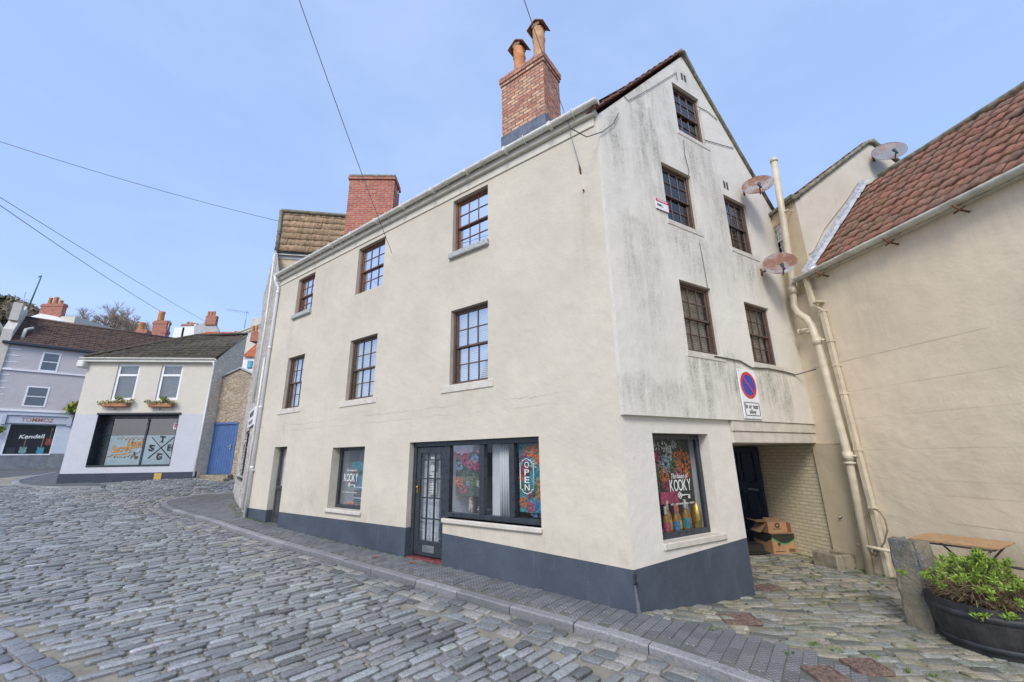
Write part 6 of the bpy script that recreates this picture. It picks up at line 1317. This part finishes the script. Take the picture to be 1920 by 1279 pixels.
# standing stone
sc_=ghit(1742,1182); sz=float(gz(*sc_)); random.seed(4)
t=NT('rough_granite'); c1=t.mix(t.ramp(t.noise(2.5,5,.7),.40,.58),(.14,.155,.165),(.30,.26,.17)); c1=t.mix(t.ramp(t.noise(50,4,.8),.5,.65,0,.6),c1,(.42,.42,.40)); t.out(c1,.8,t.bump(t.noise(7,8,.8),1,.06)); M_gran=t.mat
mb=MB(); nn_=24; P=[]; hj=[random.gauss(0,.006) for _ in range(24)]; lean=Vector((.05,.04,0)); H_=.95
tocam=math.atan2(-sc_[1],-sc_[0])
for k in range(12):
    q=k/11
    for i in range(nn_):
        t_=2*math.pi*i/nn_; sq_=lambda v: math.copysign(abs(v)**.32,v); rx,ry=.15*(1+.10*q)+.008*math.sin(k*.9),.13*(1-.05*q)+.006*math.cos(k*1.1)
        jx=random.gauss(0,.004)+hj[i]; x=rx*sq_(math.cos(t_))+jx; y=ry*sq_(math.sin(t_))+random.gauss(0,.004)+hj[i-5]; ca,sa=math.cos(tocam+.9),math.sin(tocam+.9)
        P.append((sc_[0]+x*ca-y*sa+.04+lean.x*q, sc_[1]+x*sa+y*ca+.05+lean.y*q, sz-.05+H_*q*(1+.02*math.sin(i*1.7))))
fs=[(r*nn_+i,r*nn_+(i+1)%nn_,(r+1)*nn_+(i+1)%nn_,(r+1)*nn_+i) for r in range(11) for i in range(nn_)]; mb.add(P,fs+[tuple(range(11*nn_,12*nn_))]); o=mb.build('granite_post',M_gran); tag(o,'rough upright granite guard stone left of the half barrel','standing stone')
# slatted table against the wall
tz=-1.17; M_slat=paint('oak_slat',(.42,.26,.13),.5,.2,20); M_fr=paint('taupe_metal',(.17,.13,.11),.45,.15,9)
rr=ray(1905,1020); tr_=(rr*tz/rr[2])[:2]; rr=ray(1742,1004); tb_=(rr*tz/rr[2])[:2]; rr=ray(1800,1040); tf_=(rr*tz/rr[2])[:2]; print('table',tr_,tb_,tf_)
s1t,_=F3.hit(1745,1001,-.06); s0t=s1t-1.0; tz=-1.10
def pz(px,py,z): r_=ray(px,py); return (r_*z/r_[2])[:2]
tA,tB=pz(1745,1002,tz),pz(1905,1020,tz); tD=(tB-tA)/np.linalg.norm(tB-tA); tl_=float(np.linalg.norm(tB-tA)); ft_=Frame(tA,tD,np.array([tD[1],-tD[0]])); gg=float(gz(*tA))-EYE
TBL=root('folding_table',ft_(tl_/2,.3,gg),'folding table with oak slatted top against the tan wall','table'); mb=MB(ft_); k=0
while k<.60: mb.cbox(-.02,tl_,k,k+.058,tz,tz+.02,.003); k+=.064
mb.build('slatted_top',M_slat,TBL); mb=MB(ft_)
mb.tube([(.03,.03,tz-.02),(tl_-.05,.03,tz-.02),(tl_-.05,.6,tz-.02),(.03,.6,tz-.02),(.03,.03,tz-.02)],.012,6)
for (a,b) in ((.05,tl_-.08),(tl_-.08,.05)):
    for d_ in (.05,.58): mb.tube([(a,d_,gg),(b,d_,tz-.03)],.012,6)
mb.build('folding_frame',M_fr,TBL); ft_=Frame(P3,D3,N3)
CHR=root('folding_chair',F3(s0t-.25,-.35,gg),'taupe metal folding chair behind the barrel at the right edge','chair'); cs=s0t-.1
mb=MB(ft_); mb.cbox(cs-.40,cs,-.58,-.18,gg+.43,gg+.455,.01); mb.build('seat',M_fr,CHR)
mb=MB(ft_); mb.tube([(cs-.40,-.58,gg+.62),(cs+.05,-.60,gg+.62)],.016,6); mb.tube([(cs-.40,-.16,gg),(cs-.42,-.16,gg+.85),(cs-.42,-.60,gg+.85),(cs-.40,-.60,gg)],.013,6)
mb.tube([(cs-.02,-.16,gg),(cs-.3,-.16,gg+.43)],.012,6); mb.tube([(cs-.02,-.60,gg),(cs-.3,-.60,gg+.43)],.012,6); mb.build('frame',M_fr,CHR)
mb=MB(ft_); mb.cbox(cs-.44,cs-.42,-.58,-.18,gg+.55,gg+.83,.008); mb.build('backrest',M_fr,CHR)
# cardboard boxes in the passage
M_card=paint('cardboard',(.42,.24,.12),.8,.12,12,bump=.2); M_card2=paint('cardboard_inside',(.33,.20,.11),.9,.1,9); M_cblk=paint('box_print_black',(.03,.03,.025),.6,.1,9); M_cgrn=paint('box_print_green',(.10,.30,.10),.6,.1,9)
q1=ghit(1452,1040); q2=ghit(1495,1038); q0=ghit(1418,1012); print('boxes',q0,q1,q2)
bz_=float(gz(*q1)); ux=(q2-q1)/np.linalg.norm(q2-q1); ang_=math.atan2(ux[1],ux[0]); wbx=float(np.linalg.norm(q2-q1)); FBX=Frame(q1,ux,np.array([-ux[1],ux[0]])); zb=bz_-EYE
hh=FBX.hit(1475,1000)[1]; print('box w',wbx,'top',hh-zb)
o=root('cardboard_box',FBX(0,0,zb),'large printed cardboard box standing on the alley cobbles','box'); H1=max(.3,hh-zb); wbx=max(wbx,.40)
mb=MB(FBX); mb.cbox(0,wbx,0,.55,zb,zb+H1,.004); mb.build('carton',M_card,o)
mb=MB(FBX); n=12; up_=[(wbx*i/n, zb+H1*(.74-.22*math.sin((i/n-.12)*3.6))) for i in range(n+1)]; mb.slab([(0,zb+H1-.004)]+[(0,up_[0][1])]+up_[1:]+[(wbx,zb+H1-.004)],-.002,-.0005); mb.build('black_print',M_cblk,o)
mb=MB(FBX); mb.slab(up_+[(a,z-.025) for a,z in up_[::-1]],-.003,-.0005); mb.build('green_wave_print',M_cgrn,o)
mb=MB(FBX); add_text(mb,'M',wbx*.28,-.003,zb+H1*.5,.05,.05,.03); mb.box(wbx*.25,wbx*.33,-.003,0,zb+H1*.40,zb+H1*.43)
for i in range(9): mb.box(wbx*(.68+.03*i),wbx*(.69+.03*i)+.002*(i%3),-.003,0,zb+H1*.1,zb+H1*.25)
mb.box(wbx*.08,wbx*.5,-.003,0,zb+H1*.12,zb+H1*.15); add_text(mb,'THIS SIDE UP',wbx*.6,-.004,zb+H1*.9,.2,.025,.01); mb.build('label_print',M_cblk,o)
FSD=Frame(q1,np.array([-ux[1],ux[0]]),ux); mb=MB(FSD); mb.slab([(0,zb+H1*.75),(.2,zb+H1*.5),(.545,zb+H1*.6),(.545,zb+H1-.004),(0,zb+H1-.004)],-.003,-.0005); mb.build('side_print',M_cblk,o)
o=root('cardboard_box',FBX(0,.05,zb+H1),'smaller open cardboard box lying on top of the printed one','box'); z2=zb+H1+.003
mb=MB(FBX); x0,x1,y0,y1,zt=-.02,wbx*.80,.03,.42,z2+.20; T_=.006
mb.box(x0,x1,y0,y0+T_,z2,zt); mb.box(x0,x1,y1-T_,y1,z2,zt); mb.box(x0,x0+T_,y0,y1,z2,zt); mb.box(x1-T_,x1,y0,y1,z2,zt); mb.box(x0,x1,y0,y1,z2,z2+T_); mb.build('carton',M_card,o)
mb=MB(FBX); mb.add([(x0,y0,zt),(x0,y1,zt),(x0-.20,y1+.02,zt+.05),(x0-.22,y0-.02,zt+.02)],[(0,1,2,3)]); mb.add([(x0,y0,zt),(x0,y0+.3,zt),(x0-.17,y0+.3,zt-.17),(x0-.17,y0,zt-.18)],[(0,1,2,3)]); mb.add([(x0,y0,zt),(x1,y0,zt),(x1-.02,y0+.17,zt+.06),(x0+.03,y0+.17,zt+.07)],[(0,1,2,3)]); mb.build('flap',M_card2,o)
mb=MB(FBX); disc(mb,(x0+x1)/2,z2+.14,.025,.05,y0-.002,20); mb.box(x0+.1,x1-.12,y0-.003,y0,z2+.07,z2+.08); mb.build('print',M_cblk,o)
o=root('cardboard_box',FBX(wbx*.8,.1,zb+H1),'small dark red carton wedged at the end of the open box','box'); mb=MB(FBX); mb.cbox(wbx*.82,wbx+.03,.08,.4,z2,z2+.17,.004); mb.build('carton',paint('red_brown_card',(.22,.08,.05),.8,.2,9),o)
o=root('flattened_card',FBX(-.3,.2,zb),'dark flattened card and wrapping beside the boxes by the navy door','cardboard'); mb=MB(FBX); mb.cbox(-.55,-.06,.0,.5,zb+.02,zb+.035,.003); mb.cbox(-.50,-.1,.12,.45,zb+.036,zb+.16,.004); mb.build('sheet',M_cblk,o)
# drain covers
def cover(i,pos,ang,w,l,kind,label):
    z=float(gz(*pos))+.024; cf=at_frame(pos,ang,1,z); o=root('drain_cover',(pos[0],pos[1],z),label,'drain cover','rusted iron drain covers'); mb=MB(cf); fw=.018
    mb.box(-w,w,-l,-l+fw,-.03,.004); mb.box(-w,w,l-fw,l,-.03,.004); mb.box(-w,-w+fw,-l+fw,l-fw,-.03,.004); mb.box(w-fw,w,-l+fw,l-fw,-.03,.004); mb.build('frame',M_grate,o)
    mb=MB(cf)
    if kind=='bars':
        mb.box(-w+fw,w-fw,-l+fw,l-fw,-.05,-.045); k=-w+.035
        while k<w-.03: mb.cbox(k,k+.014,-l+fw,l-fw,-.03,.002,.003); k+=.03
    else:
        mb.box(-w+fw,w-fw,-l+fw,l-fw,-.03,-.004); k=-w+.04
        while k<w-.03:
            m=-l+.04
            while m<l-.03: mb.cbox(k-.009,k+.009,m-.009,m+.009,-.005,.002,.002); m+=.032
            k+=.032
    mb.build('plate',M_grate,o)
cover(0,covpos[0],a1,.2,.14,'stud','studded rusty drain cover in front of the corner house'); cover(1,covpos[1],a1+.3,.17,.12,'bars','barred rusty drain grate at the end of the side wall')
cover(2,covpos[2],a1,.15,.13,'stud','pinkish rusty cover nearest the barrel at the bottom right'); cover(3,covpos[3],a1,.13,.13,'stud','rusty cover at the bottom edge of the pavement')
# fallen leaves on the pavement
M_leaf=paint('orange_leaf',(.34,.13,.05),.7,.2,30)
for px,py,lab in ((775,1057,'orange fallen leaf at the end of the red doorstep'),(706,1046,'small brown fallen leaf left of the red doorstep')):
    q=ghit(px,py); z=float(gz(*q))+.012; mb=MB(at_frame(q,random.random()*3,1,z)); 
    for k in range(5): t_=k*1.0-2; mb.add([(0,0,0),(.05*math.cos(t_-.3),.05*math.sin(t_-.3),.008),(.09*math.cos(t_),.09*math.sin(t_),.004),(.05*math.cos(t_+.3),.05*math.sin(t_+.3),.01)],[(0,1,2,3)])
    o=mb.build('fallen_leaf',M_leaf); tag(o,lab,'leaf')
# moss and weeds along wall feet and joints
random.seed(13); mb=MB()
def tuft(p,s,n=9):
    for _ in range(n): t_=random.uniform(0,6.28); l=s*random.uniform(.5,1.2); b=Vector(p)+Vector((random.gauss(0,s*.4),random.gauss(0,s*.4),0)); mb.add([b,b+Vector((math.cos(t_)*l*.3,math.sin(t_)*l*.3,l*.6)),b+Vector((math.cos(t_)*l*.8,math.sin(t_)*l*.8,l*.7)),b+Vector((math.cos(t_+.6)*l*.4,math.sin(t_+.6)*l*.4,l*.2))],[(0,1,2,3)],random.choice((0,1,1)))
for i in range(150):
    s_=random.choice((random.uniform(3.3,10.3),random.uniform(9.2,10.4))); q=C0+D1*s_-N1*random.uniform(.0,.05); tuft((q[0],q[1],float(gz(*q))),.022,7)
for i in range(70): q=P3+D3*random.uniform(-1.5,1)-N3*random.uniform(.05,.14); tuft((q[0],q[1],float(gz(*q))),.03,8)
for i in range(60): q=Q0+DH*random.uniform(.0,3.2)-NH*random.uniform(0,.25); tuft((q[0],q[1],float(gz(*q))),.03,8)
for px,py in ((1565,1222),(1636,1232),(1528,1210),(1480,1225),(1340,1180),(1700,1262),(1755,1272),(1600,1110),(1530,1085),(1650,1095),(1560,1060)):
    for _ in range(3): q=ghit(px+random.gauss(0,6),py+random.gauss(0,3)); tuft((q[0],q[1],float(gz(*q))),.028,10)
o=mb.build('weeds',[L_d,leafmat('weed_leaf',(.17,.24,.04))]); tag(o,'moss and small weeds along the wall feet and paving joints','weeds',kind='stuff')
# ================================================================ LIGHT, SKY, CAMERA
SAZ,SEL=-163,40
W=bpy.data.worlds.new('World'); SC.world=W; W.use_nodes=True; n=W.node_tree.nodes; L=W.node_tree.links; bg=n['Background']
sk=n.new('ShaderNodeTexSky'); sk.sky_type='NISHITA'; sk.sun_disc=False; sk.sun_elevation=R(SEL); sk.sun_rotation=R(SAZ); sk.air_density=1.0; sk.dust_density=2.2; sk.ozone_density=1.3; sk.altitude=0
mx=n.new('ShaderNodeMix'); mx.data_type='RGBA'; mx.inputs[0].default_value=SKYMIX if 'SKYMIX' in globals() else .45; L.new(sk.outputs[0],mx.inputs[6]); mx.inputs[7].default_value=(4.5,6.3,10.6,1)
tc=n.new('ShaderNodeTexCoord'); mp=n.new('ShaderNodeMapping'); mp.inputs['Scale'].default_value=(1.2,1.2,2.6); L.new(tc.outputs['Generated'],mp.inputs[0])
nz=n.new('ShaderNodeTexNoise'); nz.inputs['Scale'].default_value=1.7; nz.inputs['Detail'].default_value=7; nz.inputs['Roughness'].default_value=.6; L.new(mp.outputs[0],nz.inputs['Vector'])
mr=n.new('ShaderNodeMapRange'); L.new(nz.outputs['Fac'],mr.inputs[0]); mr.inputs[1].default_value=.42; mr.inputs[2].default_value=.75; mr.inputs[3].default_value=0; mr.inputs[4].default_value=.13
m2=n.new('ShaderNodeMix'); m2.data_type='RGBA'; L.new(mr.outputs[0],m2.inputs[0]); L.new(mx.outputs[2],m2.inputs[6]); m2.inputs[7].default_value=(6.6,7.9,9.8,1)
L.new(m2.outputs[2],bg.inputs['Color']); bg.inputs['Strength'].default_value=.108
sl=bpy.data.lights.new('sun','SUN'); sl.energy=1.6; sl.angle=R(20); sl.color=(1,.95,.88); so=bpy.data.objects.new('sun',sl); COL.objects.link(so)
sd=Vector((math.sin(R(SAZ))*math.cos(R(SEL)),math.cos(R(SAZ))*math.cos(R(SEL)),math.sin(R(SEL)))); so.rotation_euler=sd.to_track_quat('Z','Y').to_euler(); so.location=(0,0,30)
cd=bpy.data.cameras.new('camera'); co=bpy.data.objects.new('camera',cd); COL.objects.link(co); cd.sensor_width=36; cd.lens=F_PX/1920*36; cd.clip_end=1000; cd.clip_start=.05
Xc,Yc,Zc=M[:,0],-M[:,1],-M[:,2]; co.matrix_world=Matrix(((Xc[0],Yc[0],Zc[0],0),(Xc[1],Yc[1],Zc[1],0),(Xc[2],Yc[2],Zc[2],EYE),(0,0,0,1))); SC.camera=co
SC.view_settings.view_transform='Standard'; SC.view_settings.look='None'; SC.view_settings.exposure=.55; SC.view_settings.gamma=1
SC.cycles.max_bounces=6; SC.cycles.transparent_max_bounces=16; SC.cycles.caustics_reflective=False; SC.cycles.caustics_refractive=False
